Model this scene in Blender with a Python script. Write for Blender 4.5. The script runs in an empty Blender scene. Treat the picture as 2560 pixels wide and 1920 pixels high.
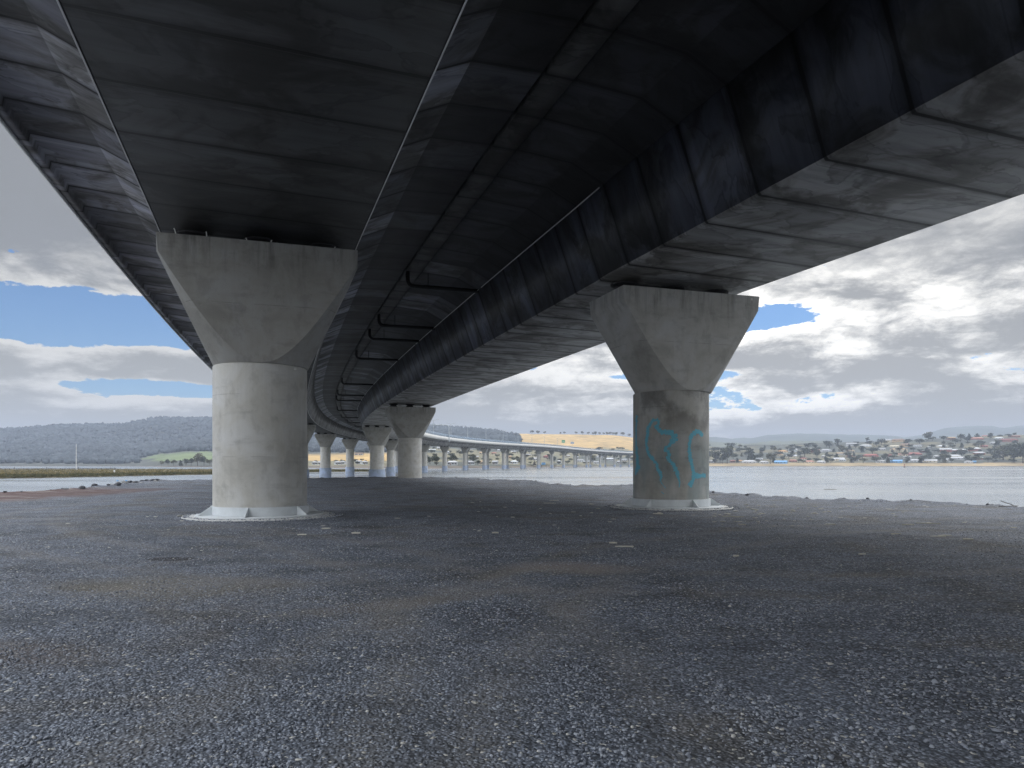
import bpy, bmesh, math, random
import numpy as np
from mathutils import Vector, Matrix

# ------------------------------------------------------------------ camera, sky, sun, exposure
scene = bpy.context.scene
COL = scene.collection
R = math.radians
EYE = 4.2                      # camera height above the water (water is z = 0)
GROUND = 2.6
FPX, CX, HY = 1800.0, 1280.0, 1160.0
cam_data = bpy.data.cameras.new('camera')
cam_data.sensor_width = 36.0
cam_data.lens = 36.0 * FPX / 2560.0
cam_data.shift_y = (HY - 960.0) / 2560.0
cam_data.clip_start = 0.05
cam_data.clip_end = 40000.0
cam = bpy.data.objects.new('camera', cam_data)
COL.objects.link(cam)
cam.location = (0, 0, EYE)
cam.rotation_euler = (R(90), 0, 0)
scene.camera = cam

scene.view_settings.view_transform = 'Standard'
scene.view_settings.look = 'None'
scene.view_settings.exposure = 0.0
scene.view_settings.gamma = 1.0
scene.render.engine = 'CYCLES'
scene.cycles.use_denoising = True
scene.cycles.denoising_prefilter = 'NONE'
scene.cycles.max_bounces = 8
scene.cycles.diffuse_bounces = 4
scene.cycles.glossy_bounces = 3
scene.cycles.transparent_max_bounces = 16
scene.cycles.volume_bounces = 0

SUN_ELEV, SUN_AZ = 48.0, 38.0   # azimuth clockwise from the view direction (+Y)
sun_data = bpy.data.lights.new('sun', 'SUN')
sun_data.energy = 0.6
sun_data.angle = R(20)
sun_data.color = (1.0, 0.95, 0.88)
sun = bpy.data.objects.new('sun', sun_data)
COL.objects.link(sun)
sd = Vector((math.sin(R(SUN_AZ)) * math.cos(R(SUN_ELEV)), math.cos(R(SUN_AZ)) * math.cos(R(SUN_ELEV)), math.sin(R(SUN_ELEV))))
sun.rotation_euler = (-sd).to_track_quat('-Z', 'Y').to_euler()


# ------------------------------------------------------------------ node helper (math on sockets)
class S:
    """A socket in a node tree with arithmetic."""
    def __init__(self, nt, sock): self.nt, self.s = nt, sock
    def _m(self, op, *others, clamp=False):
        n = self.nt.nodes.new('ShaderNodeMath'); n.operation = op; n.use_clamp = clamp
        for i, o in enumerate((self,) + others):
            if isinstance(o, S): self.nt.links.new(o.s, n.inputs[i])
            else: n.inputs[i].default_value = o
        return S(self.nt, n.outputs[0])
    def __add__(a, b): return a._m('ADD', b)
    __radd__ = __add__
    def __sub__(a, b): return a._m('SUBTRACT', b)
    def __rsub__(a, b): return (a * -1.0) + b
    def __mul__(a, b): return a._m('MULTIPLY', b)
    __rmul__ = __mul__
    def __truediv__(a, b): return a._m('DIVIDE', b)
    def fn(a, op, *o): return a._m(op, *o)
    def clamp(a): return a._m('ADD', 0.0, clamp=True)
    def step(a, lo, hi, to0=0.0, to1=1.0):
        n = a.nt.nodes.new('ShaderNodeMapRange'); n.interpolation_type = 'SMOOTHSTEP'; n.clamp = True
        a.nt.links.new(a.s, n.inputs['Value'])
        n.inputs['From Min'].default_value = lo; n.inputs['From Max'].default_value = hi
        n.inputs['To Min'].default_value = to0; n.inputs['To Max'].default_value = to1
        return S(a.nt, n.outputs['Result'])
    def bump_at(a, c, w):           # gaussian-like bump centred on c
        d = (a - c) / w
        return (d * d * -1.0).fn('EXPONENT')


def vec(nt, x, y, z):
    n = nt.nodes.new('ShaderNodeCombineXYZ')
    for i, o in enumerate((x, y, z)):
        if isinstance(o, S): nt.links.new(o.s, n.inputs[i])
        else: n.inputs[i].default_value = o
    return S(nt, n.outputs[0])


def sep(v):
    n = v.nt.nodes.new('ShaderNodeSeparateXYZ'); v.nt.links.new(v.s, n.inputs[0])
    return tuple(S(v.nt, n.outputs[i]) for i in range(3))


def noise(v, scale, detail=6.0, rough=0.55, dist=0.0):
    n = v.nt.nodes.new('ShaderNodeTexNoise'); v.nt.links.new(v.s, n.inputs['Vector'])
    n.inputs['Scale'].default_value = scale; n.inputs['Detail'].default_value = detail
    n.inputs['Roughness'].default_value = rough; n.inputs['Distortion'].default_value = dist
    return S(v.nt, n.outputs[0])


def white(v):
    n = v.nt.nodes.new('ShaderNodeTexWhiteNoise'); n.noise_dimensions = '3D'; v.nt.links.new(v.s, n.inputs['Vector'])
    return S(v.nt, n.outputs['Value'])


def voronoi(v, scale, feature='F1', out='Distance'):
    n = v.nt.nodes.new('ShaderNodeTexVoronoi'); n.feature = feature; v.nt.links.new(v.s, n.inputs['Vector'])
    n.inputs['Scale'].default_value = scale
    return S(v.nt, n.outputs[out])


def mix(fac, a, b, nt=None):
    nt = nt or fac.nt
    n = nt.nodes.new('ShaderNodeMix'); n.data_type = 'RGBA'
    if isinstance(fac, S): nt.links.new(fac.s, n.inputs[0])
    else: n.inputs[0].default_value = fac
    for sock, o in ((n.inputs[6], a), (n.inputs[7], b)):
        if isinstance(o, S): nt.links.new(o.s, sock)
        else: sock.default_value = (o[0], o[1], o[2], 1.0)
    return S(nt, n.outputs[2])


def scale_col(col, k):
    n = col.nt.nodes.new('ShaderNodeVectorMath'); n.operation = 'SCALE'
    col.nt.links.new(col.s, n.inputs[0])
    if isinstance(k, S): col.nt.links.new(k.s, n.inputs['Scale'])
    else: n.inputs['Scale'].default_value = k
    return S(col.nt, n.outputs[0])


# ------------------------------------------------------------------ sky
world = bpy.data.worlds.new('World')
scene.world = world
world.use_nodes = True
nt = world.node_tree
nt.nodes.clear()
sky = nt.nodes.new('ShaderNodeTexSky')
sky.sky_type = 'NISHITA'
sky.sun_disc = False
sky.sun_elevation = R(SUN_ELEV)
sky.sun_rotation = R(SUN_AZ)
sky.air_density = 1.0; sky.dust_density = 0.1; sky.ozone_density = 4.0
tc = nt.nodes.new('ShaderNodeTexCoord')
dvec = S(nt, tc.outputs['Generated'])
dx, dy, dz = sep(dvec)
elev = dz.fn('ARCSINE') * (180 / math.pi)
azim = dx.fn('ARCTAN2', dy) * (180 / math.pi)
zz = dz.fn('MAXIMUM', 0.0) + 0.10
pv = vec(nt, dx / zz, dy / zz, 0.37)
n_big = noise(pv, 0.55, 3.0, 0.5) - 0.5
n_mid = noise(pv, 1.7, 10.0, 0.60, 0.2) - 0.5
n_fine = noise(pv, 5.0, 8.0, 0.62, 0.2) - 0.5


def lump(up):
    return noise(vec(nt, azim * 0.115, (elev + up) * 0.30 + azim * 0.006, 4.2), 1.0, 10.0, 0.60, 0.15) - 0.5


def puff(up):                       # billows: folded noise gives rounded cauliflower edges
    n = noise(vec(nt, azim * 0.30, (elev + up) * 0.62, 9.1), 1.0, 7.0, 0.58, 0.3) - 0.5
    return n.fn('ABSOLUTE')


lumps, lumps_up = lump(0.0), lump(0.7)
puffs, puffs_up = puff(0.0), puff(0.35)
dens = n_mid * 0.7 + n_big * 0.4 + lumps * 1.7 - puffs * 0.7 + 0.08
left_gap = elev.bump_at(9.9, 1.75) * azim.bump_at(-26.0, 13.0)
right_gap = elev.bump_at(10.9, 1.15) * azim.bump_at(16.5, 8.0)
low_gap = elev.bump_at(5.3, 0.55) * azim.bump_at(-24.0, 9.0)
right_low = elev.bump_at(6.9, 0.6) * azim.bump_at(14.0, 6.0)
left_bank = elev.bump_at(7.3, 0.9) * azim.bump_at(-27.0, 12.0)
right_bank = elev.bump_at(9.0, 1.2) * azim.bump_at(19.0, 11.0)
cover_d = dens - left_gap * 1.1 - right_gap * 0.62 - low_gap * 0.5 - right_low * 0.42 + elev.step(4.4, 2.5) * 0.5 + left_bank * 0.35 + right_bank * 0.30
cover = cover_d.step(-0.26, -0.19)
high = elev.step(11.5, 15.5)
rim = (lumps - lumps_up) * 2.4 + (puffs_up - puffs) * 1.6
left = azim.step(4.0, -12.0)
thick = cover_d * 2.1 + 0.46 - rim * 1.15 + n_fine * 0.25
thick = thick - elev.step(6.5, 2.5) * 0.22 + left * 0.08 - right_bank * 0.55 - left_bank * 0.30 + elev.bump_at(6.0, 0.7) * left * 0.30 + elev.bump_at(7.0, 1.0) * azim.step(4.0, 14.0) * 0.25
thick = (thick * (1.0 - high * 0.5) + high * (0.36 + n_big * 0.6 + left * 0.30)).clamp()
glow = azim.bump_at(21.0, 20.0) * elev.bump_at(10.0, 8.0)
cl_white = mix(glow, (0.76, 0.75, 0.72), (1.55, 1.51, 1.42))
cl_grey = mix(elev.step(3.0, 14.0), (0.40, 0.40, 0.375), (0.275, 0.285, 0.30))
cl_grey = mix(glow * 0.6, cl_grey, (0.47, 0.465, 0.45))
cloud = mix(thick.step(0.05, 0.95), cl_white, cl_grey)
behind = dy.step(-0.05, -0.75)
over = dz.step(0.40, 0.56) * dz.step(0.97, 0.75) * dx.step(0.25, -0.25, 0.50, 1.0)
cloud = scale_col(cloud, 1.0 + behind * 1.0 + over * 12.0)  # unseen sky behind and overhead brightened as added fill light
bg_sky = nt.nodes.new('ShaderNodeBackground')
tint = nt.nodes.new('ShaderNodeMix'); tint.data_type = 'RGBA'; tint.blend_type = 'MULTIPLY'
tint.inputs[0].default_value = 1.0; tint.inputs[7].default_value = (0.62, 0.84, 1.06, 1.0)      # clear cold air: a deeper blue
nt.links.new(sky.outputs[0], tint.inputs[6])
nt.links.new(tint.outputs[2], bg_sky.inputs['Color'])
bg_sky.inputs['Strength'].default_value = 0.095
bg_cloud = nt.nodes.new('ShaderNodeBackground')
nt.links.new(cloud.s, bg_cloud.inputs['Color'])
bg_cloud.inputs['Strength'].default_value = 1.0
ms = nt.nodes.new('ShaderNodeMixShader')
nt.links.new(cover.s, ms.inputs[0])
nt.links.new(bg_sky.outputs[0], ms.inputs[1]); nt.links.new(bg_cloud.outputs[0], ms.inputs[2])
wo = nt.nodes.new('ShaderNodeOutputWorld')
nt.links.new(ms.outputs[0], wo.inputs['Surface'])


# ------------------------------------------------------------------ materials
def material(name):
    m = bpy.data.materials.new(name); m.use_nodes = True
    t = m.node_tree
    return m, t, t.nodes['Principled BSDF']


def coord(t, kind='Object'):
    n = t.nodes.new('ShaderNodeTexCoord'); return S(t, n.outputs[kind])


def position(t):
    n = t.nodes.new('ShaderNodeNewGeometry'); return S(t, n.outputs['Position'])


def attr(t, name, out='Fac'):
    n = t.nodes.new('ShaderNodeAttribute'); n.attribute_name = name; return S(t, n.outputs[out])


def rnd(t):
    n = t.nodes.new('ShaderNodeObjectInfo'); return S(t, n.outputs['Random'])


def set_col(t, b, c): t.links.new(c.s, b.inputs['Base Color'])


def bump(t, b, h, strength=0.3, dist=0.02):
    n = t.nodes.new('ShaderNodeBump'); n.inputs['Strength'].default_value = strength; n.inputs['Distance'].default_value = dist
    t.links.new(h.s, n.inputs['Height']); t.links.new(n.outputs[0], b.inputs['Normal'])


def plain(name, col, rough=0.7, metal=0.0, var=0.15, scale=3.0):
    m, t, b = material(name)
    n = noise(position(t), scale, 5.0)
    c = mix(n, [x * (1 - var) for x in col], [x * (1 + var) for x in col])
    set_col(t, b, c)
    b.inputs['Roughness'].default_value = rough; b.inputs['Metallic'].default_value = metal
    return m


SEG = 2.2                       # length of one precast deck segment


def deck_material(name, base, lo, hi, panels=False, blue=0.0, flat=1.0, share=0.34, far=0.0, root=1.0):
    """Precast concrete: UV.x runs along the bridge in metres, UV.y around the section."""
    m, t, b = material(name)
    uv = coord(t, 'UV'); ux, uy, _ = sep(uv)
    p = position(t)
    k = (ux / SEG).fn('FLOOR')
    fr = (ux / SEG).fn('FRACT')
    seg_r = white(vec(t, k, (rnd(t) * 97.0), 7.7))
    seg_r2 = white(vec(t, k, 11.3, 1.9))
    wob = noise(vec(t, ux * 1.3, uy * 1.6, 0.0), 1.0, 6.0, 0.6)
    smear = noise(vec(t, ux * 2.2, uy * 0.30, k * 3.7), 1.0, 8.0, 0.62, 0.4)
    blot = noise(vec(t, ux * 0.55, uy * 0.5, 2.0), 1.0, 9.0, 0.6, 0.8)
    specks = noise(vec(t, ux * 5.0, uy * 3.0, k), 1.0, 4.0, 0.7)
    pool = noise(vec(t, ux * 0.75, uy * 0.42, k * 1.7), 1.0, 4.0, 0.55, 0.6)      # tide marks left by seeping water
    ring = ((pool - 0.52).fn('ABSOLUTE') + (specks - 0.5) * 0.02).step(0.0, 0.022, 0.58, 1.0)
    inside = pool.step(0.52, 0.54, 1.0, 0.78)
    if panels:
        # some segments are paler concrete; more farther out, painting in water-reflected light
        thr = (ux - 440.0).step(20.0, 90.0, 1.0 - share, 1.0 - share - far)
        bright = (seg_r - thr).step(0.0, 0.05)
        haunch = uy.step(1.20, 1.225, root, flat)                # root toned apart from the wing, painting how light strikes its slope
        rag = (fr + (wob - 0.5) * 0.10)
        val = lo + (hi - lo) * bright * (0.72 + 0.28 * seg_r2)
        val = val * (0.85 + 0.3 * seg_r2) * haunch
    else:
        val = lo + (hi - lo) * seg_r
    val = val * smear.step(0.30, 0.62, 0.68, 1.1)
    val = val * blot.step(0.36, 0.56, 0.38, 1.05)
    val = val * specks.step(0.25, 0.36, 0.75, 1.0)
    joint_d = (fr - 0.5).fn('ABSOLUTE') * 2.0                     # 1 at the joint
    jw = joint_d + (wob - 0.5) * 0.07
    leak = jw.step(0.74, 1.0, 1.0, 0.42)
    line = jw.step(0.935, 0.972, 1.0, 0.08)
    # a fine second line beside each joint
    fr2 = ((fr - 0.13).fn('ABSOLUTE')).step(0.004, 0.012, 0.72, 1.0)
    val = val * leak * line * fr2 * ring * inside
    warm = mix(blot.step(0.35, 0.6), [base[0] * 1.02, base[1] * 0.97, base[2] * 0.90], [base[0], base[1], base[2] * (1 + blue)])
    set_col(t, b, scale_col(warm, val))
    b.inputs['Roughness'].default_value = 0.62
    bump(t, b, line * 0.6 + specks * 0.15 + smear * 0.15, 0.35, 0.03)
    return m


M = {}
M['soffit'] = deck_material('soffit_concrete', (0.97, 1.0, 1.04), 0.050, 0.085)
M['web_lit'] = deck_material('lit_web_concrete', (1.0, 1.0, 1.02), 0.30, 0.42)  # paler copy of the web, light from the right put into its tone
M['wing_lit'] = deck_material('lit_wing_concrete', (1.0, 1.0, 1.02), 0.44, 0.56)  # paler copy of the wing, painting the light on the far outer edge
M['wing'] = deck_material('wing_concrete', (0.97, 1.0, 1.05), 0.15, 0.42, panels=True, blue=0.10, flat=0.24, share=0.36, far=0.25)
M['wing_dark'] = deck_material('dark_wing_concrete', (0.97, 1.0, 1.05), 0.045, 0.22, panels=True, blue=0.12, flat=1.0, share=0.14, far=0.30, root=0.55)  # root darkened to paint in its shade
M['wing_outer'] = deck_material('outer_wing_concrete', (1.0, 1.0, 1.03), 0.26, 0.70, panels=True, blue=0.10, flat=0.55, share=0.42, far=0.20)  # tone raised to paint in light off the water
M['soffit_lit'] = deck_material('stained_lit_soffit_concrete', (1.0, 1.0, 1.0), 0.30, 0.42)  # paler soffit copy, light from the water outside painted into its tone
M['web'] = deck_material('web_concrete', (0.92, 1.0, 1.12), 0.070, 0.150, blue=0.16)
M['strip'] = deck_material('closure_concrete', (1.0, 1.0, 0.98), 0.085, 0.10)
M['arris_highlight'] = plain('chamfer_highlight', (0.70, 0.70, 0.69), 0.7)  # chamfer edges catching light, put into the colour
M['parapet'] = plain('parapet_concrete', (0.62, 0.62, 0.61), 0.8, 0, 0.12, 0.6)


def pier_material(name, base, streaks=0.5, runs=False):
    m, t, b = material(name)
    p = coord(t, 'Object'); x, y, z = sep(p)
    ang = x.fn('ARCTAN2', y)
    vert = noise(vec(t, x * 11.0 + rnd(t) * 40.0, y * 11.0, z * 0.25), 1.0, 6.0, 0.65)
    fine = noise(vec(t, x * 32.0, y * 32.0 + rnd(t) * 40.0, z * 0.6), 1.0, 3.0, 0.6)
    cloud_ = noise(p, 0.8, 8.0, 0.6, 0.6)
    band = noise(vec(t, x * 0.7, y * 0.7, z * 2.6 + rnd(t) * 9.0), 1.0, 7.0, 0.65)
    mott = noise(vec(t, x * 2.2, y * 2.2, z * 1.5 + rnd(t) * 17.0), 1.0, 8.0, 0.65)
    val = 0.55 + 0.35 * cloud_ + 0.22 * vert * streaks + 0.12 * fine * streaks
    val = val * cloud_.step(0.30, 0.50, 0.90, 1.0) * band.step(0.30, 0.48, 0.82, 1.0) * mott.step(0.36, 0.50, 0.86, 1.0)
    drip = noise(vec(t, x * 5.0 + y * 5.0, z * 0.45, rnd(t) * 31.0), 1.0, 5.0, 0.65)
    top_dirt = z.step(-1.3, -0.05) * z.step(0.2, 0.1)
    val = val * (1.0 - top_dirt * drip.step(0.45, 0.7) * 0.40)
    seam = (z * 0.55).fn('FRACT').step(0.985, 0.993) * noise(vec(t, x * 1.5, y * 1.5, z), 1.0, 3.0).step(0.45, 0.6)
    val = val * (1.0 - seam * 0.28)
    pits = noise(p, 9.0, 3.0, 0.7).step(0.24, 0.31, 0.70, 1.0)
    col = mix(cloud_.step(0.4, 0.65), [base[0] * 0.97, base[1] * 0.95, base[2] * 0.90], base)
    if runs:      # wash-down streaks and overspray left below the graffiti, stain and painted-in shade higher up
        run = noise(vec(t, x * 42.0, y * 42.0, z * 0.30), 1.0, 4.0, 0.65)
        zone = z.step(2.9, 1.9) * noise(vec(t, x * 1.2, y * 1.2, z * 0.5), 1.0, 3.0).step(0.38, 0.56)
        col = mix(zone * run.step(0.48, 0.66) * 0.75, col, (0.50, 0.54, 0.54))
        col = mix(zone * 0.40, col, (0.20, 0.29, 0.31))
        stain_shade = noise(vec(t, x * 0.9, y * 0.9, z * 0.7), 1.0, 5.0, 0.6).step(0.42, 0.60) * z.step(2.2, 3.6)
        val = val * (1.0 - stain_shade * 0.50)
    set_col(t, b, scale_col(col, val * pits))
    b.inputs['Roughness'].default_value = 0.75
    bump(t, b, cloud_ * 0.3 + fine * 0.3 + pits * 0.2, 0.25, 0.02)
    return m


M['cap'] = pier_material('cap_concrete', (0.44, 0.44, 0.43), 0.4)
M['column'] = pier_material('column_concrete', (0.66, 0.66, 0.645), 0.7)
M['column_stained_shaded'] = pier_material('stained_shaded_column_concrete', (0.53, 0.53, 0.52), 1.0, True)  # stains and streaks, plus a darker base painting in this column's shade
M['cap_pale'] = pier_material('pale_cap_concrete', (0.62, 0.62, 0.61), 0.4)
M['sleeve'] = pier_material('sleeve_steel', (0.46, 0.56, 0.76), 0.5)
M['bearing'] = plain('bearing_rubber', (0.03, 0.03, 0.035), 0.6)
M['plinth'] = plain('plinth_concrete', (0.40, 0.40, 0.40), 0.8)
M['steel_white'] = plain('painted_steel', (0.66, 0.70, 0.73), 0.45, 0.0, 0.18, 4.0)
M['pad'] = plain('concrete_pad', (0.58, 0.59, 0.59), 0.8, 0.0, 0.35, 3.0)
M['pipe'] = plain('drain_pipe', (0.020, 0.020, 0.022), 0.5)
M['conduit'] = plain('white_conduit', (0.62, 0.64, 0.66), 0.4)
M['strap'] = plain('white_strap', (0.65, 0.65, 0.62), 0.6)
M['asphalt'] = plain('asphalt', (0.05, 0.05, 0.052), 0.9)
M['galv'] = plain('galvanised_steel', (0.42, 0.46, 0.50), 0.45, 0.3)


# ------------------------------------------------------------------ object helpers
def link(name, me, mat=None, parent=None, smooth=None):
    o = bpy.data.objects.new(name, me); COL.objects.link(o)
    if mat is not None and not me.materials: me.materials.append(mat)
    if parent is not None: o.parent = parent
    if smooth is not None:
        me.polygons.foreach_set('use_smooth', [True] * len(me.polygons))
        me.set_sharp_from_angle(angle=R(smooth))
    return o


def from_bm(name, bm, mat=None, parent=None, smooth=None):
    bmesh.ops.recalc_face_normals(bm, faces=bm.faces)
    me = bpy.data.meshes.new(name); bm.to_mesh(me); bm.free()
    return link(name, me, mat, parent, smooth)


def empty(name, loc=(0, 0, 0), rz=0.0):
    o = bpy.data.objects.new(name, None); COL.objects.link(o)
    o.empty_display_size = 0.5
    o.location = loc; o.rotation_euler = (0, 0, rz); return o


def tag(o, label=None, cat=None, group=None, kind=None):
    if label: o['label'] = label
    if cat: o['category'] = cat
    if group: o['group'] = group
    if kind: o['kind'] = kind
    return o


def np_mesh(name, verts, faces, nper):
    """Fast mesh: verts (N,3); faces flat index array with nper corners each."""
    me = bpy.data.meshes.new(name)
    verts = np.asarray(verts, dtype=np.float32).reshape(-1, 3); faces = np.asarray(faces, dtype=np.int32).reshape(-1)
    nf = len(faces) // nper
    me.vertices.add(len(verts)); me.vertices.foreach_set('co', verts.ravel())
    me.loops.add(len(faces)); me.loops.foreach_set('vertex_index', faces)
    me.polygons.add(nf)
    me.polygons.foreach_set('loop_start', np.arange(nf, dtype=np.int32) * nper)
    me.polygons.foreach_set('loop_total', np.full(nf, nper, dtype=np.int32))
    me.update(calc_edges=True); me.validate()
    return me


def add_box(bm, x0, x1, y0, y1, z0, z1):
    vs = [bm.verts.new(c) for c in ((x0, y0, z0), (x1, y0, z0), (x1, y1, z0), (x0, y1, z0), (x0, y0, z1), (x1, y0, z1), (x1, y1, z1), (x0, y1, z1))]
    for f in ((0, 3, 2, 1), (4, 5, 6, 7), (0, 1, 5, 4), (1, 2, 6, 5), (2, 3, 7, 6), (3, 0, 4, 7)):
        bm.faces.new([vs[i] for i in f])
    return vs


def add_tube(bm, pts, r, seg=10, cap=True):
    pts = [Vector(p) for p in pts]
    rr = r if isinstance(r, (list, tuple)) else [r] * len(pts)
    rings = []
    up = None
    for i, p in enumerate(pts):
        d = (pts[min(i + 1, len(pts) - 1)] - pts[max(i - 1, 0)]).normalized()
        if up is None or abs(up.dot(d)) > 0.95:
            up = Vector((0, 0, 1)) if abs(d.z) < 0.9 else Vector((1, 0, 0))
        a = d.cross(up).normalized(); c = a.cross(d).normalized(); up = c
        rings.append([bm.verts.new(p + (a * math.cos(2 * math.pi * j / seg) + c * math.sin(2 * math.pi * j / seg)) * rr[i]) for j in range(seg)])
    for r0, r1 in zip(rings, rings[1:]):
        for j in range(seg):
            bm.faces.new((r0[j], r0[(j + 1) % seg], r1[(j + 1) % seg], r1[j]))
    if cap:
        bm.faces.new(rings[0][::-1]); bm.faces.new(rings[-1])


def add_lathe(bm, prof, seg=48, closed=True):
    rings = []
    for r, z in prof:
        rings.append([bm.verts.new((r * math.cos(2 * math.pi * j / seg), r * math.sin(2 * math.pi * j / seg), z)) for j in range(seg)])
    for r0, r1 in zip(rings, rings[1:]):
        for j in range(seg):
            bm.faces.new((r0[j], r0[(j + 1) % seg], r1[(j + 1) % seg], r1[j]))
    if closed:
        bm.faces.new(rings[0][::-1]); bm.faces.new(rings[-1])


rng = np.random.default_rng(7)
_perm = np.random.default_rng(3).random((256, 256))


def vnoise(x, y):
    """Smooth 2-D value noise, vectorised."""
    xi = np.floor(x).astype(int); yi = np.floor(y).astype(int); fx = x - xi; fy = y - yi
    fx = fx * fx * (3 - 2 * fx); fy = fy * fy * (3 - 2 * fy)
    g = lambda a, b: _perm[a % 256, b % 256]
    return (g(xi, yi) * (1 - fx) + g(xi + 1, yi) * fx) * (1 - fy) + (g(xi, yi + 1) * (1 - fx) + g(xi + 1, yi + 1) * fx) * fy


def fbm(x, y, o=4):
    v = 0; a = 0.5; tot = 0
    for i in range(o):
        v = v + a * vnoise(x * 2 ** i + 17.3 * i, y * 2 ** i + 5.1 * i); tot += a; a *= 0.5
    return v / tot


ORD = ['first', 'second', 'third', 'fourth', 'fifth', 'sixth', 'seventh', 'eighth', 'ninth', 'tenth', 'eleventh', 'twelfth', 'thirteenth', 'fourteenth',
       'fifteenth', 'sixteenth', 'seventeenth', 'eighteenth', 'nineteenth', 'twentieth', 'twenty-first', 'twenty-second', 'twenty-third',
       'twenty-fourth', 'twenty-fifth', 'twenty-sixth', 'twenty-seventh', 'twenty-eighth', 'twenty-ninth', 'thirtieth']

# ------------------------------------------------------------------ the bridge: alignment
SPAN, UGAP, FALL = 59.81, 14.3, 0.024
HEAD = [-18.52, -16.17, -12.31, -7.95, -4.9, -1.1, 3.0, 6.7, 9.4, 12.2, 15.1, 16.7, 16.8, 16.1, 16.2, 18.5, 22.5, 26.4, 29.2, 31.4, 33.5, 35.6]
ZK = [6.38, 6.80, 7.42, 8.08, 8.75, 9.45, 10.15, 10.8, 11.45, 12.1, 12.75, 13.4, 13.9, 14.25, 14.4, 14.35, 14.15, 13.8, 13.5, 13.1, 12.7, 12.3]
_s = np.arange(0, SPAN * 21 + 0.5, 0.5)
_h = np.radians(np.interp(_s / SPAN, np.arange(22), HEAD))
_kern = np.ones(61) / 61
_h = np.convolve(np.pad(_h, 30, mode='edge'), _kern, mode='valid')
_x = -7.71 + np.concatenate([[0], np.cumsum(np.sin(_h[:-1]) * 0.5)])
_y = 22.09 + np.concatenate([[0], np.cumsum(np.cos(_h[:-1]) * 0.5)])
_zk = np.interp(_s / SPAN, np.arange(22), ZK)
_zk = np.convolve(np.pad(_zk, 60, mode='edge'), np.ones(121) / 121, mode='valid') + 0.0


def centre(s):
    """Point, heading and cap-top height (above the water) of the left girder's line."""
    if s < 0:
        h = _h[0] - R(0.8)
        return _x[0] + s * math.sin(h), _y[0] + s * math.cos(h), h, ZK[0] + 0.10 + s * 0.005 + EYE
    return (float(np.interp(s, _s, _x)), float(np.interp(s, _s, _y)), float(np.interp(s, _s, _h)), float(np.interp(s, _s, _zk)) + EYE)


BGAP = 0.39                     # bearings between cap and soffit


def deck_point(s, u, z):
    x, y, h, zc = centre(s)
    return (x + u * math.cos(h), y - u * math.sin(h), zc + BGAP - FALL * u + z)


S0, S1 = -60.0, SPAN * 20.4
STATIONS = [S0 + SEG / 2 * i for i in range(int((320 - S0) / (SEG / 2)))]
STATIONS += [STATIONS[-1] + SEG * 2 * (i + 1) for i in range(int((S1 - 320) / (SEG * 2)))]
ST = [centre(s) for s in STATIONS]


def sweep(name, prof, mat, parent, u0=0.0, smooth=None, lo=None, hi=None):
    """Sweep a closed (u, z) section along the bridge with UV = (metres along, metres around)."""
    st = [(s, c) for s, c in zip(STATIONS, ST) if (lo is None or s >= lo) and (hi is None or s <= hi)]
    n = len(prof)
    P = np.array(prof)
    arc = np.concatenate([[0], np.cumsum(np.linalg.norm(np.diff(np.vstack([P, P[:1]]), axis=0), axis=1))])
    V = []
    for s, (x, y, h, zc) in st:
        for u, z in prof:
            uu = u + u0
            V.append((x + uu * math.cos(h), y - uu * math.sin(h), zc + BGAP - FALL * uu + z))
    F = []; UV = []
    for i in range(len(st) - 1):
        a, b = i * n, (i + 1) * n
        s0, s1 = st[i][0] + 200 * SEG, st[i + 1][0] + 200 * SEG
        for j in range(n):
            k = (j + 1) % n
            F += [a + j, a + k, b + k, b + j]
            UV += [s0, arc[j], s0, arc[j + 1], s1, arc[j + 1], s1, arc[j]]
    me = np_mesh(name, V, F, 4)
    uvl = me.uv_layers.new(name='UVMap')
    uvl.data.foreach_set('uv', np.array(UV, dtype=np.float32))
    return link(name, me, mat, parent, smooth)


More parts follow.
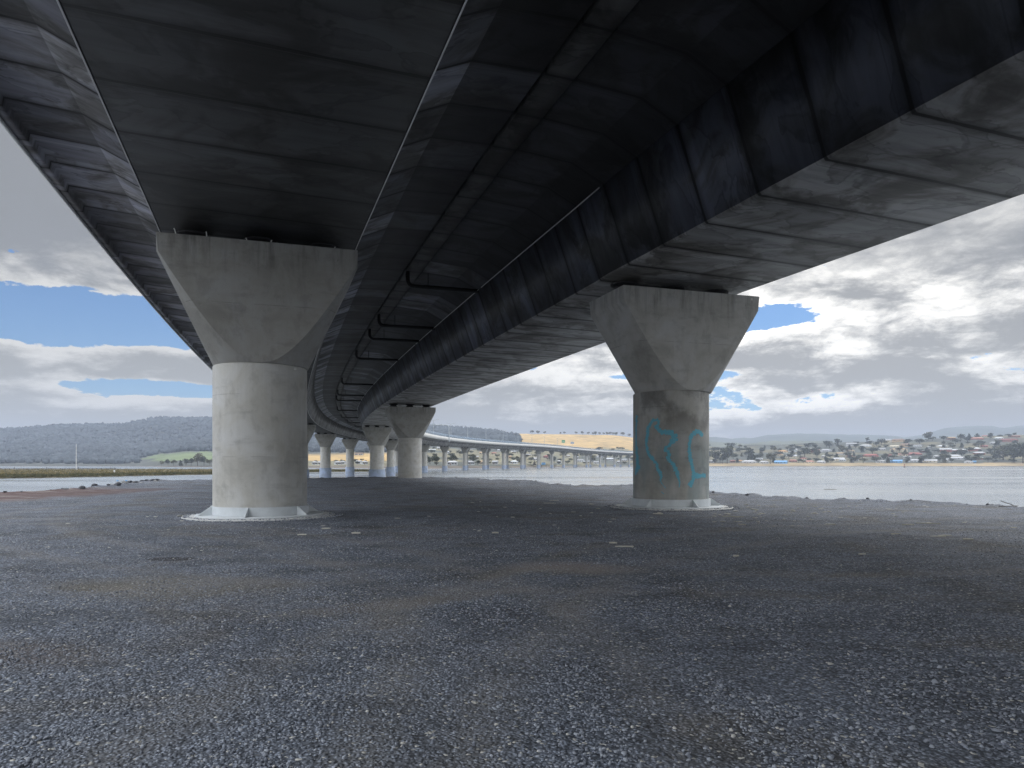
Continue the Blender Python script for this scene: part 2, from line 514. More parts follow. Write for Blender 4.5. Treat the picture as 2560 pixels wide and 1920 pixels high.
def girder(u0, label, outer):
    """One box girder carriageway; outer = -1 if its free edge is on the left, +1 on the right."""
    root = empty('box_girder_viaduct', deck_point(0, u0, 0))
    tag(root, label, 'viaduct', 'carriageways of the viaduct')
    inv = Matrix.Translation(root.location).inverted()
    parts = []
    parts.append(sweep('soffit', [(-2.84, 0.05), (-2.79, 0.0), (2.79, 0.0), (2.84, 0.05), (2.84, 0.32), (-2.84, 0.32)], M['soffit_lit'] if outer == 1 else M['soffit'], root, u0))
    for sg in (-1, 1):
        parts.append(sweep('web', [(sg * 2.843, 0.055), (sg * 3.74, 2.52), (sg * 3.36, 2.52), (sg * 2.46, 0.325)], M['web_lit'] if sg == 1 else M['web'], root, u0))
        if sg == outer:
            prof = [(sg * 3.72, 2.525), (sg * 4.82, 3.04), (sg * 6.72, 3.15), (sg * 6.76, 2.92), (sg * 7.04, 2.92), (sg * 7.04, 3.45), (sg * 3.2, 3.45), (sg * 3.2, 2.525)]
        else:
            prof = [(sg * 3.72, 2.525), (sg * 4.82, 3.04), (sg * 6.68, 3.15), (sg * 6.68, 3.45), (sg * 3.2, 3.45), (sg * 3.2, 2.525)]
        parts.append(sweep('wing', prof, M['wing_lit'] if (sg == 1 and outer == 1) else (M['wing_outer'] if sg == outer else M['wing_dark'] if outer == 1 else M['wing']), root, u0))
        parts.append(sweep('joint_cover', [(sg * 6.0, 3.455), (sg * 7.6, 3.455), (sg * 7.6, 3.50), (sg * 6.0, 3.50)], M['asphalt'], root, u0)) if sg == -outer and outer == 1 else None
    parts = [p for p in parts if p]
    parts.append(sweep('road_surface', [(-7.0 if outer < 0 else -5.9, 3.46), (5.9 if outer > 0 else 7.0, 3.46), (5.9 if outer > 0 else 7.0, 3.52), (-7.0 if outer < 0 else -5.9, 3.52)], M['asphalt'], root, u0))
    if outer == -1:                 # pale strips painting in the light caught along both bottom corners of the box
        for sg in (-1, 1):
            parts.append(sweep('edge_highlight', [(sg * 2.822, -0.006), (sg * 2.852, -0.006), (sg * 2.852, 0.052), (sg * 2.846, 0.052)], M['arris_highlight'], root, u0))
    o = outer
    parts.append(sweep('parapet', [(o * 7.043, 2.86), (o * 7.12, 2.86), (o * 7.12, 4.75), (o * 6.85, 4.75), (o * 6.75, 3.53), (o * 7.043, 3.53)], M['parapet'], root, u0))
    for p in parts:
        p.matrix_parent_inverse = inv
    return root, inv


left_road, left_inv = girder(0.0, 'dark concrete box girder overhead, resting on the clean pier without graffiti', -1)
right_road, right_inv = girder(UGAP, 'dark concrete box girder with drain pipes, resting on the pier with teal graffiti', 1)
c = sweep('closure_strip', [(6.77, 3.11), (7.53, 3.11), (7.53, 3.44), (6.77, 3.44)], M['strip'], right_road)
c.matrix_parent_inverse = right_inv

# glass safety screen along the outer edge, on thin posts
m, t, b = material('blue_screen_glass')
b.inputs['Base Color'].default_value = (0.25, 0.36, 0.48, 1); b.inputs['Roughness'].default_value = 0.2
b.inputs['Alpha'].default_value = 0.55
M['screen'] = m
sc_ = sweep('safety_screen', [(7.0, 4.76), (7.03, 4.76), (7.03, 6.4), (7.0, 6.4)], M['screen'], right_road, UGAP, lo=120)
sc_.matrix_parent_inverse = right_inv

# white conduit runs under the right carriageway's inner wing root
s = -2.0
while s < 330:
    run = 12.0 + 9.0 * ((s * 0.37) % 1.0)
    bm = bmesh.new()
    n_ = int(run / SEG) + 1
    add_tube(bm, [deck_point(s + run * i / n_, UGAP - 3.80, 2.47) for i in range(n_ + 1)], 0.022, 6)
    o = from_bm('conduit', bm, M['conduit'], right_road); o.matrix_parent_inverse = right_inv
    s += run + (0.5 if s < 60 else 1.2)

# drain pipes: down from the closure strip, round a bend, across to the right web
for s in (13.2, 24.6, 30.2, 41.2, 64.0, 80.0, 90.0, 115.0, 140.0, 166.0, 192.0):
    bm = bmesh.new()
    u_a, u_b, zt, zb = 6.85, UGAP - 3.50, 3.12, 2.38
    pts = [(u_a, zt), (u_a, zb + 0.32)]
    for k in range(1, 6):
        a = k / 6 * math.pi / 2
        pts.append((u_a + 0.3 * (1 - math.cos(a)), zb + 0.3 - 0.3 * math.sin(a)))
    pts += [(u_a + 0.34, zb), (u_b + 0.02, zb)]
    add_tube(bm, [deck_point(s, u, z + (FALL * (u - u_a))) for u, z in pts], 0.105, 12)
    o = from_bm('drain_pipe', bm, M['pipe'], right_road, 40); o.matrix_parent_inverse = right_inv
    bm = bmesh.new()
    add_tube(bm, [deck_point(s, u_a + 1.05, zb - 0.1), deck_point(s, u_a + 1.05, 3.2)], 0.022, 6)
    h_ = from_bm('hanger', bm, M['pipe'], o)

# ------------------------------------------------------------------ piers
RC = 1.37                        # column radius
CAP_H, BAND = 3.50, 0.52


def cap_mesh():
    """Flared cap: a cone cut by two flat faces and two sloping ends, with a vertical band on top."""
    bm = bmesh.new()
    N, A = 14, 2.75
    rings = []
    lev = [(t, CAP_H - BAND) for t in np.concatenate([np.linspace(0, 0.2, 9), np.linspace(0.27, 1, 12)])]
    H = CAP_H - BAND

    def ring(a, rad, z):
        pts = []
        e = math.sqrt(max(rad * rad - a * a, 0.0)) if rad > a else 0.0
        e = min(e, RC - 0.0)
        w = math.sqrt(max(rad * rad - RC * RC, 0.0)) if rad > RC else 0.0
        w = min(w, a)
        a0 = math.atan2(e, a); a1 = math.atan2(RC, w)
        q = []
        for i in range(N + 1):
            f = a0 + (a1 - a0) * i / N
            x, y = rad * math.cos(f), rad * math.sin(f)
            q.append((min(x, a), min(y, RC)))
        for sx, sy, rev in ((1, 1, 0), (-1, 1, 1), (-1, -1, 0), (1, -1, 1)):
            qq = q[::-1] if rev else q
            pts += [(sx * x, sy * y) for x, y in qq]
        return [bm.verts.new((x, y, z)) for x, y in pts]
    for t_ in np.concatenate([np.linspace(0, 0.2, 9), np.linspace(0.27, 1, 12)]):
        a = RC + (A - RC) * t_
        rings.append(ring(a, RC + 1.66 * t_, -CAP_H + H * t_))
    rings.append(ring(A, 3.1, -0.02)); rings.append(ring(A - 0.02, 3.1, 0.0))
    for r0, r1 in zip(rings, rings[1:]):
        n = len(r0)
        for j in range(n):
            vs = [r0[j], r0[(j + 1) % n], r1[(j + 1) % n], r1[j]]
            try: bm.faces.new(vs)
            except ValueError: pass
    bm.faces.new(rings[-1]); bm.faces.new(rings[0][::-1])
    bmesh.ops.remove_doubles(bm, verts=bm.verts, dist=0.002)
    bmesh.ops.recalc_face_normals(bm, faces=bm.faces)
    me = bpy.data.meshes.new('pier_cap'); bm.to_mesh(me); bm.free()
    me.materials.append(M['cap'])
    me.polygons.foreach_set('use_smooth', [True] * len(me.polygons))
    me.set_sharp_from_angle(angle=R(13))
    return me


CAP_ME = cap_mesh()
bm = bmesh.new()
add_lathe(bm, [(0.52, 0.0), (0.52, 0.10), (0.36, 0.17), (0.36, 0.27), (0.50, 0.34), (0.50, BGAP + 0.01)], 16)
bmesh.ops.recalc_face_normals(bm, faces=bm.faces)
BEAR_ME = bpy.data.meshes.new('bearing'); bm.to_mesh(BEAR_ME); bm.free(); BEAR_ME.materials.append(M['bearing'])


def pier(k, side, label):
    s = (k - 1) * SPAN
    u = UGAP if side == 'R' else 0.0
    x, y, h, zc = centre(s)
    top = zc - FALL * u
    px, py = x + u * math.cos(h), y - u * math.sin(h)
    dry = k == 1 or (k == 2)
    base = GROUND if k == 1 else -0.4
    root = empty('bridge_pier', (px, py, base), -h)
    tag(root, label, 'bridge pier', 'piers of the viaduct')
    cap_ = link('pier_cap', CAP_ME, None, root)
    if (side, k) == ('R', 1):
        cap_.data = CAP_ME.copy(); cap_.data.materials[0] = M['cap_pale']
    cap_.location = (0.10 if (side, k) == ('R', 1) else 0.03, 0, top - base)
    for bx in (-1.9, 0.0, 1.9):
        be = link('bearing', BEAR_ME, None, root); be.location = (bx, 0, top - base - FALL * 0)
    bm = bmesh.new()
    ctop = top - base - CAP_H
    add_lathe(bm, [(RC, -0.6), (RC, 0.5 * ctop), (RC, ctop - 0.03), (RC - 0.02, ctop - 0.004), (RC - 0.06, ctop + 0.002)], 64 if k < 4 else 32)
    from_bm('column', bm, M['column_stained_shaded'] if (side, k) == ('R', 1) else M['column'], root, 50)
    if not dry:
        bm = bmesh.new()
        zt = 3.15 - base
        add_lathe(bm, [(RC + 0.01, zt), (RC + 0.20, zt), (RC + 0.215, zt - 0.03), (RC + 0.215, -0.6), (RC + 0.02, -0.6)], 32, False)
        from_bm('sleeve', bm, M['sleeve'], root, 50)
    return root, top, base


PIERS = {}
for k in range(1, 21):
    for side in ('L', 'R'):
        if k == 1:
            lab = 'nearest clean grey pier with flared cap and white steel flange, no graffiti' if side == 'L' else 'near grey pier with teal graffiti scrawled round its column'
        elif side == 'R':
            lab = 'concrete pier with flared cap, %s in the row behind the graffiti pier' % ORD[k - 2]
        else:
            lab = 'concrete pier with flared cap, %s in the row behind the clean flanged pier' % ORD[k - 2]
        PIERS[side, k] = pier(k, side, lab)

# steel collars, gussets and pads of the two near piers
for side in ('L', 'R'):
    root, top, base = PIERS[side, 1]
    bm = bmesh.new(); add_lathe(bm, [(2.22, -0.25), (2.22, 0.032), (2.19, 0.045), (RC + 0.01, 0.045), (RC + 0.01, -0.25)], 72, False)
    from_bm('concrete_pad', bm, M['pad'], root, 40)
    bm = bmesh.new(); add_lathe(bm, [(1.86, 0.049), (1.86, 0.080), (1.85, 0.085), (RC + 0.065, 0.085), (RC + 0.065, 0.049)], 72, False)
    from_bm('base_plate', bm, M['steel_white'], root, 40)
    bm = bmesh.new(); add_lathe(bm, [(RC + 0.004, 0.087), (RC + 0.055, 0.087), (RC + 0.055, 0.34), (RC + 0.004, 0.345)], 72, False)
    from_bm('collar', bm, M['steel_white'], root, 40)
    for j in range(6):
        a = j * math.pi / 3 + R(-103 if side == 'L' else -149)
        bm = bmesh.new()
        w = 0.014
        pr = [(RC + 0.057, 0.088), (1.80, 0.088), (1.80, 0.105), (RC + 0.08, 0.345), (RC + 0.057, 0.345)]
        f0 = [bm.verts.new((r * math.cos(a) - w * math.sin(a), r * math.sin(a) + w * math.cos(a), z)) for r, z in pr]
        f1 = [bm.verts.new((r * math.cos(a) + w * math.sin(a), r * math.sin(a) - w * math.cos(a), z)) for r, z in pr]
        bm.faces.new(f0); bm.faces.new(f1[::-1])
        for i in range(5): bm.faces.new((f0[i], f1[i], f1[(i + 1) % 5], f0[(i + 1) % 5]))
        from_bm('gusset', bm, M['steel_white'], root)

# lifting straps standing on the near clean pier's cap, small fixing plates
root, top, base = PIERS['L', 1]
for x_, hh, lean in ((-2.22, 0.16, -0.05), (-1.42, 0.15, -0.02), (-0.36, 0.07, -0.02), (0.30, 0.07, 0.02), (2.10, 0.05, 0.02)):
    bm = bmesh.new()
    add_tube(bm, [(x_, -1.34, top - base - 0.01), (x_ + lean * 0.4, -1.33, top - base + hh * 0.6), (x_ + lean, -1.31, top - base + hh)], 0.018, 6)
    from_bm('strap', bm, M['strap'], root)
bm = bmesh.new(); add_box(bm, 0.95, 1.02, -RC + 0.30, -RC + 0.40, top - base - CAP_H - 0.14, top - base - CAP_H - 0.07)
from_bm('fixing_plate', bm, M['strap'], root)
root, top, base = PIERS['R', 1]
bm = bmesh.new(); add_box(bm, 2.48, 2.56, -RC - 0.012, -RC + 0.01, top - base - 0.16, top - base - 0.08)
from_bm('fixing_plate', bm, M['strap'], root)

# teal graffiti on the near right pier: sprayed strokes laid on the column's curve (angle, height, half width)
STROKES = [
    [(-2.425, 3.157, 0.033), (-2.494, 3.16, 0.033), (-2.586, 3.152, 0.036), (-2.639, 3.001, 0.039), (-2.717, 2.876, 0.044), (-2.729, 2.696, 0.044), (-2.764, 2.491, 0.036), (-2.776, 2.336, 0.036), (-2.757, 2.206, 0.044), (-2.752, 2.077, 0.041), (-2.695, 1.922, 0.039), (-2.596, 1.818, 0.049), (-2.534, 1.689, 0.038), (-2.455, 1.612, 0.033), (-2.455, 1.484, 0.038), (-2.425, 1.357, 0.043), (-2.368, 1.255, 0.043), (-2.34, 1.154, 0.033), (-2.359, 1.064, 0.018), (-2.359, 0.975, 0.018)],
    [(-2.359, 0.975, 0.011), (-2.293, 0.849, 0.01), (-2.225, 0.735, 0.006)],
    [(-2.349, 0.631, 0.011), (-2.265, 0.531, 0.009)],
    [(-2.397, 3.143, 0.028), (-2.425, 3.017, 0.033), (-2.494, 2.904, 0.044), (-2.416, 2.825, 0.046), (-2.34, 2.733, 0.056), (-2.21, 2.705, 0.056), (-2.092, 2.678, 0.063), (-2.02, 2.576, 0.066), (-2.002, 2.449, 0.063), (-2.083, 2.373, 0.058), (-2.12, 2.272, 0.038), (-2.229, 2.172, 0.033), (-2.238, 2.095, 0.036), (-2.165, 2.006, 0.041), (-2.147, 1.891, 0.043), (-2.183, 1.803, 0.043), (-2.111, 1.688, 0.041), (-2.038, 1.561, 0.043), (-1.993, 1.435, 0.056), (-1.947, 1.308, 0.048), (-1.929, 1.181, 0.038), (-1.901, 1.029, 0.02), (-1.883, 0.902, 0.018), (-1.901, 0.763, 0.008)],
    [(-1.157, 2.602, 0.051), (-1.279, 2.713, 0.049), (-1.409, 2.76, 0.059), (-1.502, 2.656, 0.051), (-1.589, 2.552, 0.048), (-1.61, 2.374, 0.041), (-1.635, 2.171, 0.038), (-1.62, 2.019, 0.043), (-1.6, 1.815, 0.046), (-1.568, 1.663, 0.046), (-1.535, 1.485, 0.043), (-1.502, 1.332, 0.051), (-1.491, 1.179, 0.056), (-1.524, 1.027, 0.046), (-1.589, 0.901, 0.058), (-1.568, 0.761, 0.018)],
    [(-1.48, 1.192, 0.064), (-1.333, 1.178, 0.051), (-1.157, 1.188, 0.046), (-1.005, 1.199, 0.057)],
    [(3.102, 3.377, 0.061), (3.084, 3.063, 0.047), (3.066, 2.694, 0.04), (3.066, 2.351, 0.048), (3.102, 2.034, 0.066), (3.143, 1.77, 0.079), (3.159, 1.508, 0.087), (3.066, 1.322, 0.074), (3.005, 1.189, 0.024)]]
m, t, b = material('teal_spray')
n = noise(position(t), 14.0, 5.0, 0.7)
set_col(t, b, mix(n, (0.13, 0.44, 0.57), (0.20, 0.56, 0.70)))
b.inputs['Roughness'].default_value = 0.6
M['spray'] = m
rr = random.Random(5)
root, top, base = PIERS['R', 1]
V = []; F = []
for si, st in enumerate(STROKES):
    rad = RC + 0.004 + 0.0007 * si
    P = np.array(st)
    d = np.concatenate([[0], np.cumsum(np.hypot(np.diff(P[:, 0]) * RC, np.diff(P[:, 1])))])
    q = np.arange(0, d[-1], 0.022)
    A = np.interp(q, d, P[:, 0]) * RC; Z = np.interp(q, d, P[:, 1]); W = np.interp(q, d, P[:, 2]) * 1.6
    ta = np.gradient(A, q) if len(q) > 2 else np.ones_like(A); tz = np.gradient(Z, q) if len(q) > 2 else np.zeros_like(A)
    ln = np.hypot(ta, tz) + 1e-9
    na, nz = -tz / ln, ta / ln
    b0 = len(V)
    for i in range(len(q)):
        sp = rr.random()
        k1 = 0.55 + 0.9 * rr.random() ** 1.5; k2 = 0.55 + 0.9 * rr.random() ** 1.5
        wob = (rr.random() - 0.5) * 0.018
        for f in (-k1, 0.0, k2):
            a = (A[i] + na[i] * (W[i] * f + wob)) / RC; z = Z[i] + nz[i] * (W[i] * f + wob)
            V.append((rad * math.cos(a), rad * math.sin(a), z))
        if i:
            o0 = b0 + (i - 1) * 3
            F += [o0, o0 + 1, o0 + 4, o0 + 3, o0 + 1, o0 + 2, o0 + 5, o0 + 4]
link('graffiti', np_mesh('graffiti', V, F, 4), M['spray'], root)

# ------------------------------------------------------------------ ground: a gravel headland in the water
OUT = [(19.1, 26.9), (18.3, 29.4), (15.3, 33.5), (12.4, 36.5), (11.2, 41), (10.2, 49.7), (5.1, 54), (2.4, 57.6), (1.8, 67), (-2, 73), (-8, 84), (-14, 87), (-21, 80),
       (-29, 70.5), (-34.5, 68.6), (-31, 56), (-28.8, 51.4), (-28.2, 44), (-28.4, 40), (-30, 32), (-36, 10), (-42, -70), (50, -70), (34, 0), (25, 15)]
PO = np.array(OUT)


def inside_dist(X, Y):
    """Signed distance to the headland's edge, positive inside."""
    d = np.full(X.shape, 1e9); ins = np.zeros(X.shape, bool)
    for i in range(len(PO)):
        a, b_ = PO[i], PO[(i + 1) % len(PO)]
        e = b_ - a
        tt = np.clip(((X - a[0]) * e[0] + (Y - a[1]) * e[1]) / (e @ e), 0, 1)
        d = np.minimum(d, np.hypot(X - a[0] - tt * e[0], Y - a[1] - tt * e[1]))
        cnd = (a[1] > Y) != (b_[1] > Y)
        xi = (b_[0] - a[0]) * (Y - a[1]) / (b_[1] - a[1] + 1e-12) + a[0]
        ins ^= cnd & (X < xi)
    return np.where(ins, d, -d)


def ground_z(X, Y):
    d = inside_dist(X, Y) + (fbm(X * 0.5, Y * 0.5, 3) - 0.5) * 1.6
    f = np.clip((d + 4.5) / 4.7, 0, 1)
    z = -1.2 + (GROUND + 1.2) * (f * f * (3 - 2 * f))
    z += (fbm(X * 0.22 + 9, Y * 0.22, 3) - 0.5) * 0.16 * f
    z += (fbm(X * 1.7, Y * 1.7 + 31, 3) - 0.5) * 0.05 * f
    z += np.where((d < 1.5), (fbm(X * 1.9 + 50, Y * 1.9, 3) - 0.35) * 0.30, 0) * f
    for (px_, py_) in ((-7.7, 22.1), (5.86, 26.63)):           # level beside the two pads
        r = np.hypot(X - px_, Y - py_)
        w = np.clip((3.4 - r) / 1.2, 0, 1)
        z = z * (1 - w) + (GROUND + 0.0) * w
    return z


TRACKS = [(17.0, 2.0, 17.4), (17.0, 2.0, 19.2), (-16.0, 4.0, 15.2), (-16.0, 4.0, 17.0), (4.0, 30.0, 19.5), (4.0, 30.0, 21.3)]
gx = np.concatenate([np.arange(-60, -12, 0.6), np.arange(-12, 14, 0.2), np.arange(14, 56, 0.6)])
gy = np.concatenate([np.arange(-75, 0, 1.5), np.arange(0, 32, 0.2), np.arange(32, 96, 0.5)])
GX, GY = np.meshgrid(gx, gy)
GZ = ground_z(GX, GY)
nx, ny = len(gx), len(gy)
idx = np.arange(nx * ny).reshape(ny, nx)
F = np.stack([idx[:-1, :-1], idx[:-1, 1:], idx[1:, 1:], idx[1:, :-1]], -1)
m, t, b = material('dark_gravel')
p = position(t); x, y, z = sep(p)
flat = vec(t, x, y, 0.0)
v_d = voronoi(flat, 42.0); v_c = voronoi(flat, 42.0, 'F1', 'Color')
v_r, v_g, v_b = sep(v_c)
v_d2 = voronoi(flat, 19.0); v_c2 = sep(voronoi(flat, 19.0, 'F1', 'Color'))
stone = 0.42 + 0.95 * v_r * v_r + 0.25 * v_c2[1]
stone = stone * v_d.step(0.10, 0.75, 1.15, 0.45)
pale = v_g.step(0.93, 0.96) * v_b.step(0.4, 0.6)
big = noise(flat, 0.16, 5.0, 0.6, 0.6)
mid = noise(flat, 0.75, 6.0, 0.6, 0.3)
streak = noise(vec(t, x * 0.35 + y * 0.1, y * 1.5, 5.0), 1.0, 6.0, 0.6)
near = y.step(14.0, 8.0)
sandy = (noise(vec(t, x * 0.45, y * 0.45, 8.0), 1.0, 6.0, 0.6, 0.8)).step(0.50, 0.66)
c = mix(big.step(0.35, 0.65), (0.275, 0.308, 0.375), (0.210, 0.240, 0.298))
c = mix(sandy * 0.5, c, (0.215, 0.195, 0.165))
c = scale_col(c, stone * mid.step(0.28, 0.62, 0.72, 1.12) * streak.step(0.3, 0.5, 0.75, 1.0))
c = mix(pale, c, (0.58, 0.57, 0.53))


def blob(cx_, cy_, rx, ry, soft=0.5, ang=0.0):
    ca, sa = math.cos(ang), math.sin(ang)
    u_ = ((x - cx_) * ca + (y - cy_) * sa) / rx; v_ = ((y - cy_) * ca - (x - cx_) * sa) / ry
    r_ = (u_ * u_ + v_ * v_).fn('SQRT') + (mid - 0.5) * 0.9
    return r_.step(1.0, 1.0 - soft)


c = mix(blob(-5.8, 12.3, 0.42, 0.30, 0.25) * 0.75, c, (0.018, 0.013, 0.012))        # oil spot
c = mix(blob(-3.9, 18.6, 0.9, 0.5, 0.5) * 0.55, c, (0.030, 0.030, 0.034))           # damp patch by the pier
c = mix(blob(-3.0, 3.2, 0.7, 0.5, 0.6) * 0.6, c, (0.022, 0.020, 0.020))
c = mix(blob(0.9, 11.0, 1.3, 0.9, 0.7) * 0.6, c, (0.27, 0.235, 0.205))              # dusty patch
c = mix(blob(-4.6, 9.6, 2.2, 1.3, 0.8) * 0.45, c, (0.26, 0.235, 0.185))
c = mix(blob(-1.2, 8.4, 2.4, 0.5, 0.8, 0.6) * 0.4, c, (0.25, 0.225, 0.19))
c = mix(blob(-4.5, 5.9, 1.6, 0.8, 0.8) * 0.4, c, (0.19, 0.155, 0.13))
for (ax_, ay_, ar_) in TRACKS:                                                     # wheel tracks pressed finer and dustier
    rr_ = ((x - ax_) * (x - ax_) + (y - ay_) * (y - ay_)).fn('SQRT') + (big - 0.5) * 0.8
    c = mix(rr_.bump_at(ar_, 0.26) * mid.step(0.30, 0.55) * 0.28, c, (0.250, 0.236, 0.215))
red = (x + (mid - 0.5) * 5.0).step(-20.5, -23.5) * y.step(25.0, 31.0) * y.step(50.0, 44.0)
c = mix(red * 0.8, c, mix(streak.step(0.52, 0.62), (0.105, 0.050, 0.042), (0.26, 0.21, 0.18)))
wet = z.step(0.9, 0.2)
c = mix(wet * 0.6, c, (0.05, 0.055, 0.055))
set_col(t, b, c)
b.inputs['Roughness'].default_value = 0.82
b.inputs['Specular IOR Level'].default_value = 0.35
bump(t, b, v_d.step(0.0, 0.7, 1.0, 0.0) * 0.7 + v_d2.step(0.0, 0.8, 1.0, 0.0) * 0.6, 0.9, 0.02)
g = link('ground', np_mesh('ground', np.stack([GX, GY, GZ], -1).reshape(-1, 3), F.reshape(-1), 4), m, None, 180)
tag(g, kind='structure')

# loose crushed stone lying on the gravel
ico_v = []
ph = (1 + 5 ** 0.5) / 2
for a, b_ in ((-1, ph), (1, ph), (-1, -ph), (1, -ph)): ico_v.append((a, b_, 0))
for a, b_ in ((-1, ph), (1, ph), (-1, -ph), (1, -ph)): ico_v.append((0, a, b_))
for a, b_ in ((ph, -1), (ph, 1), (-ph, -1), (-ph, 1)): ico_v.append((a, 0, b_))
ICO_V = np.array(ico_v) / math.sqrt(1 + ph * ph)
ICO_F = np.array([(0, 11, 5), (0, 5, 1), (0, 1, 7), (0, 7, 10), (0, 10, 11), (1, 5, 9), (5, 11, 4), (11, 10, 2), (10, 7, 6), (7, 1, 8),
                  (3, 9, 4), (3, 4, 2), (3, 2, 6), (3, 6, 8), (3, 8, 9), (4, 9, 5), (2, 4, 11), (6, 2, 10), (8, 6, 7), (9, 8, 1)])


def lumps_mesh(name, pos, size, flatten=0.6, jag=0.35, tint=None, seed=1):
    """Many small irregular lumps as one mesh; pos (N,3), size (N,)."""
    r = np.random.default_rng(seed); n = len(pos)
    v = ICO_V[None] * (1 + (r.random((n, 12, 1)) - 0.5) * 2 * jag)
    v = v * np.stack([0.75 + 0.6 * r.random(n), 0.75 + 0.6 * r.random(n), flatten * (0.7 + 0.6 * r.random(n))], -1)[:, None, :]
    th = r.random(n) * 6.283; c_, s_ = np.cos(th), np.sin(th)
    tl = (r.random(n) - 0.5) * 1.2; ct, st_ = np.cos(tl), np.sin(tl)
    X, Y, Z = v[..., 0], v[..., 1], v[..., 2]
    Y, Z = Y * ct[:, None] - Z * st_[:, None], Y * st_[:, None] + Z * ct[:, None]
    X, Y = X * c_[:, None] - Y * s_[:, None], X * s_[:, None] + Y * c_[:, None]
    v = np.stack([X, Y, Z], -1) * size[:, None, None] + pos[:, None, :]
    f = ICO_F[None] + (np.arange(n) * 12)[:, None, None]
    me = np_mesh(name, v.reshape(-1, 3), f.reshape(-1), 3)
    if tint is not None:
        a = me.attributes.new('tint', 'FLOAT', 'POINT')
        a.data.foreach_set('value', np.repeat(tint, 12).astype(np.float32))
    return me


N = 110000
yy = 2.2 + 19.0 * rng.random(N) ** 2.1
xx = (rng.random(N) * 2 - 1) * (yy * 0.80 + 1.2)
keep = (fbm(xx * 0.9 + 3, yy * 0.9, 4) > 0.37 + 0.10 * rng.random(N)) & (np.hypot(xx + 7.7, yy - 22.1) > 2.3)
for (ax_, ay_, ar_) in TRACKS:
    keep &= ~((np.abs(np.hypot(xx - ax_, yy - ay_) - ar_) < 0.30) & (rng.random(N) < 0.75))
xx, yy = xx[keep], yy[keep]
sz = 0.0055 + 0.0085 * rng.random(len(xx)) ** 2.2
sz = np.where(rng.random(len(xx)) < 0.012, sz + 0.012 * rng.random(len(xx)), sz)
zz_ = ground_z(xx, yy) + sz * 0.15
m, t, b = material('loose_stone')
tn = attr(t, 'tint')
c = mix(tn, (0.12, 0.135, 0.168), (0.42, 0.45, 0.51))
c = mix(tn.step(0.955, 0.97), c, (0.58, 0.57, 0.54))
set_col(t, b, c); b.inputs['Roughness'].default_value = 0.75
th_ = rng.random(2600) * 6.2832; rd_ = 2.02 + 0.42 * rng.random(2600) ** 0.7        # gravel kicked up over the rims of the two pads
bx_ = np.where(np.arange(2600) % 2, -7.7, 5.86) + rd_ * np.cos(th_); by_ = np.where(np.arange(2600) % 2, 22.1, 26.63) + rd_ * np.sin(th_)
xx = np.concatenate([xx, bx_]); yy = np.concatenate([yy, by_]); sz = np.concatenate([sz, 0.010 + 0.016 * rng.random(2600)])
zz_ = np.concatenate([zz_, np.where(rd_ < 2.2, GROUND + 0.05, GROUND + 0.012)])
st = link('loose_gravel', lumps_mesh('loose_gravel', np.stack([xx, yy, zz_], -1), sz, 0.7, 0.4, rng.random(len(xx)) ** 1.3), m)
tag(st, 'loose dark crushed stone covering the ground in front', 'gravel', kind='stuff')

# ------------------------------------------------------------------ water
m, t, b = material('river_water')
p = position(t); x, y, z = sep(p)
w1 = noise(vec(t, x * 0.9, y * 1.6, 0.0), 1.0, 5.0, 0.6)
w2 = noise(vec(t, x * 0.006, y * 0.025, 0.0), 1.0, 5.0, 0.55)
b.inputs['Base Color'].default_value = (0.22, 0.24, 0.255, 1)
t.links.new(w2.step(0.35, 0.65, 0.10, 0.28).s, b.inputs['Roughness'])
b.inputs['IOR'].default_value = 1.33
bump(t, b, w1 * (0.4 + w2), 0.22, 0.10)
bm = bmesh.new()
vs = [bm.verts.new(c_) for c_ in ((-7400, -300, 0), (7400, -300, 0), (7400, 7300, 0), (-7400, 7300, 0))]
bm.faces.new(vs)
tag(from_bm('water', bm, m), kind='structure')

# ------------------------------------------------------------------ rocks, driftwood and scraps by the water
M['rock'] = plain('shore_rock', (0.10, 0.105, 0.12), 0.85, 0, 0.45, 4.0)
M['rock_pale'] = plain('pale_rock', (0.24, 0.24, 0.235), 0.85, 0, 0.35, 4.0)
M['drift'] = plain('bleached_wood', (0.62, 0.60, 0.54), 0.85, 0, 0.25, 12.0)
M['drift_dark'] = plain('grey_driftwood', (0.20, 0.19, 0.18), 0.9, 0, 0.3, 8.0)


def rock_mesh(seed, flat=0.6):
    r = np.random.default_rng(seed)
    bm = bmesh.new(); bmesh.ops.create_icosphere(bm, subdivisions=2, radius=1.0)
    dirs = r.normal(size=(9, 3)); dirs /= np.linalg.norm(dirs, axis=1)[:, None]
    cut = 0.62 + 0.25 * r.random(9)
    for v in bm.verts:
        c_ = np.array(v.co)
        for d_, k_ in zip(dirs, cut):
            e = c_ @ d_ - k_
            if e > 0: c_ = c_ - d_ * e * 0.9
        v.co = c_ * np.array([1.2, 0.9, flat]) * (1 + 0.05 * r.normal())
    me = bpy.data.meshes.new('rock'); bm.to_mesh(me); bm.free(); return me


ROCKS = [rock_mesh(40 + i, 0.5 + 0.06 * i) for i in range(6)]
ROCKS_PALE = [rock_mesh(80 + i, 0.55) for i in range(3)]
for me in ROCKS: me.materials.append(M['rock'])
for me in ROCKS_PALE: me.materials.append(M['rock_pale'])


def put_rock(x, y, s, pale, label, group):
    me = rr.choice(ROCKS_PALE if pale else ROCKS)
    z = float(ground_z(np.array([x]), np.array([y]))[0])
    o = bpy.data.objects.new('rock', me); COL.objects.link(o)
    o.location = (x, y, max(z, -0.1) + s * 0.12); o.scale = (s, s, s * 0.9)
    o.rotation_euler = (rr.uniform(-.3, .3), rr.uniform(-.3, .3), rr.uniform(0, 6.28))
    tag(o, label, 'rock', group)


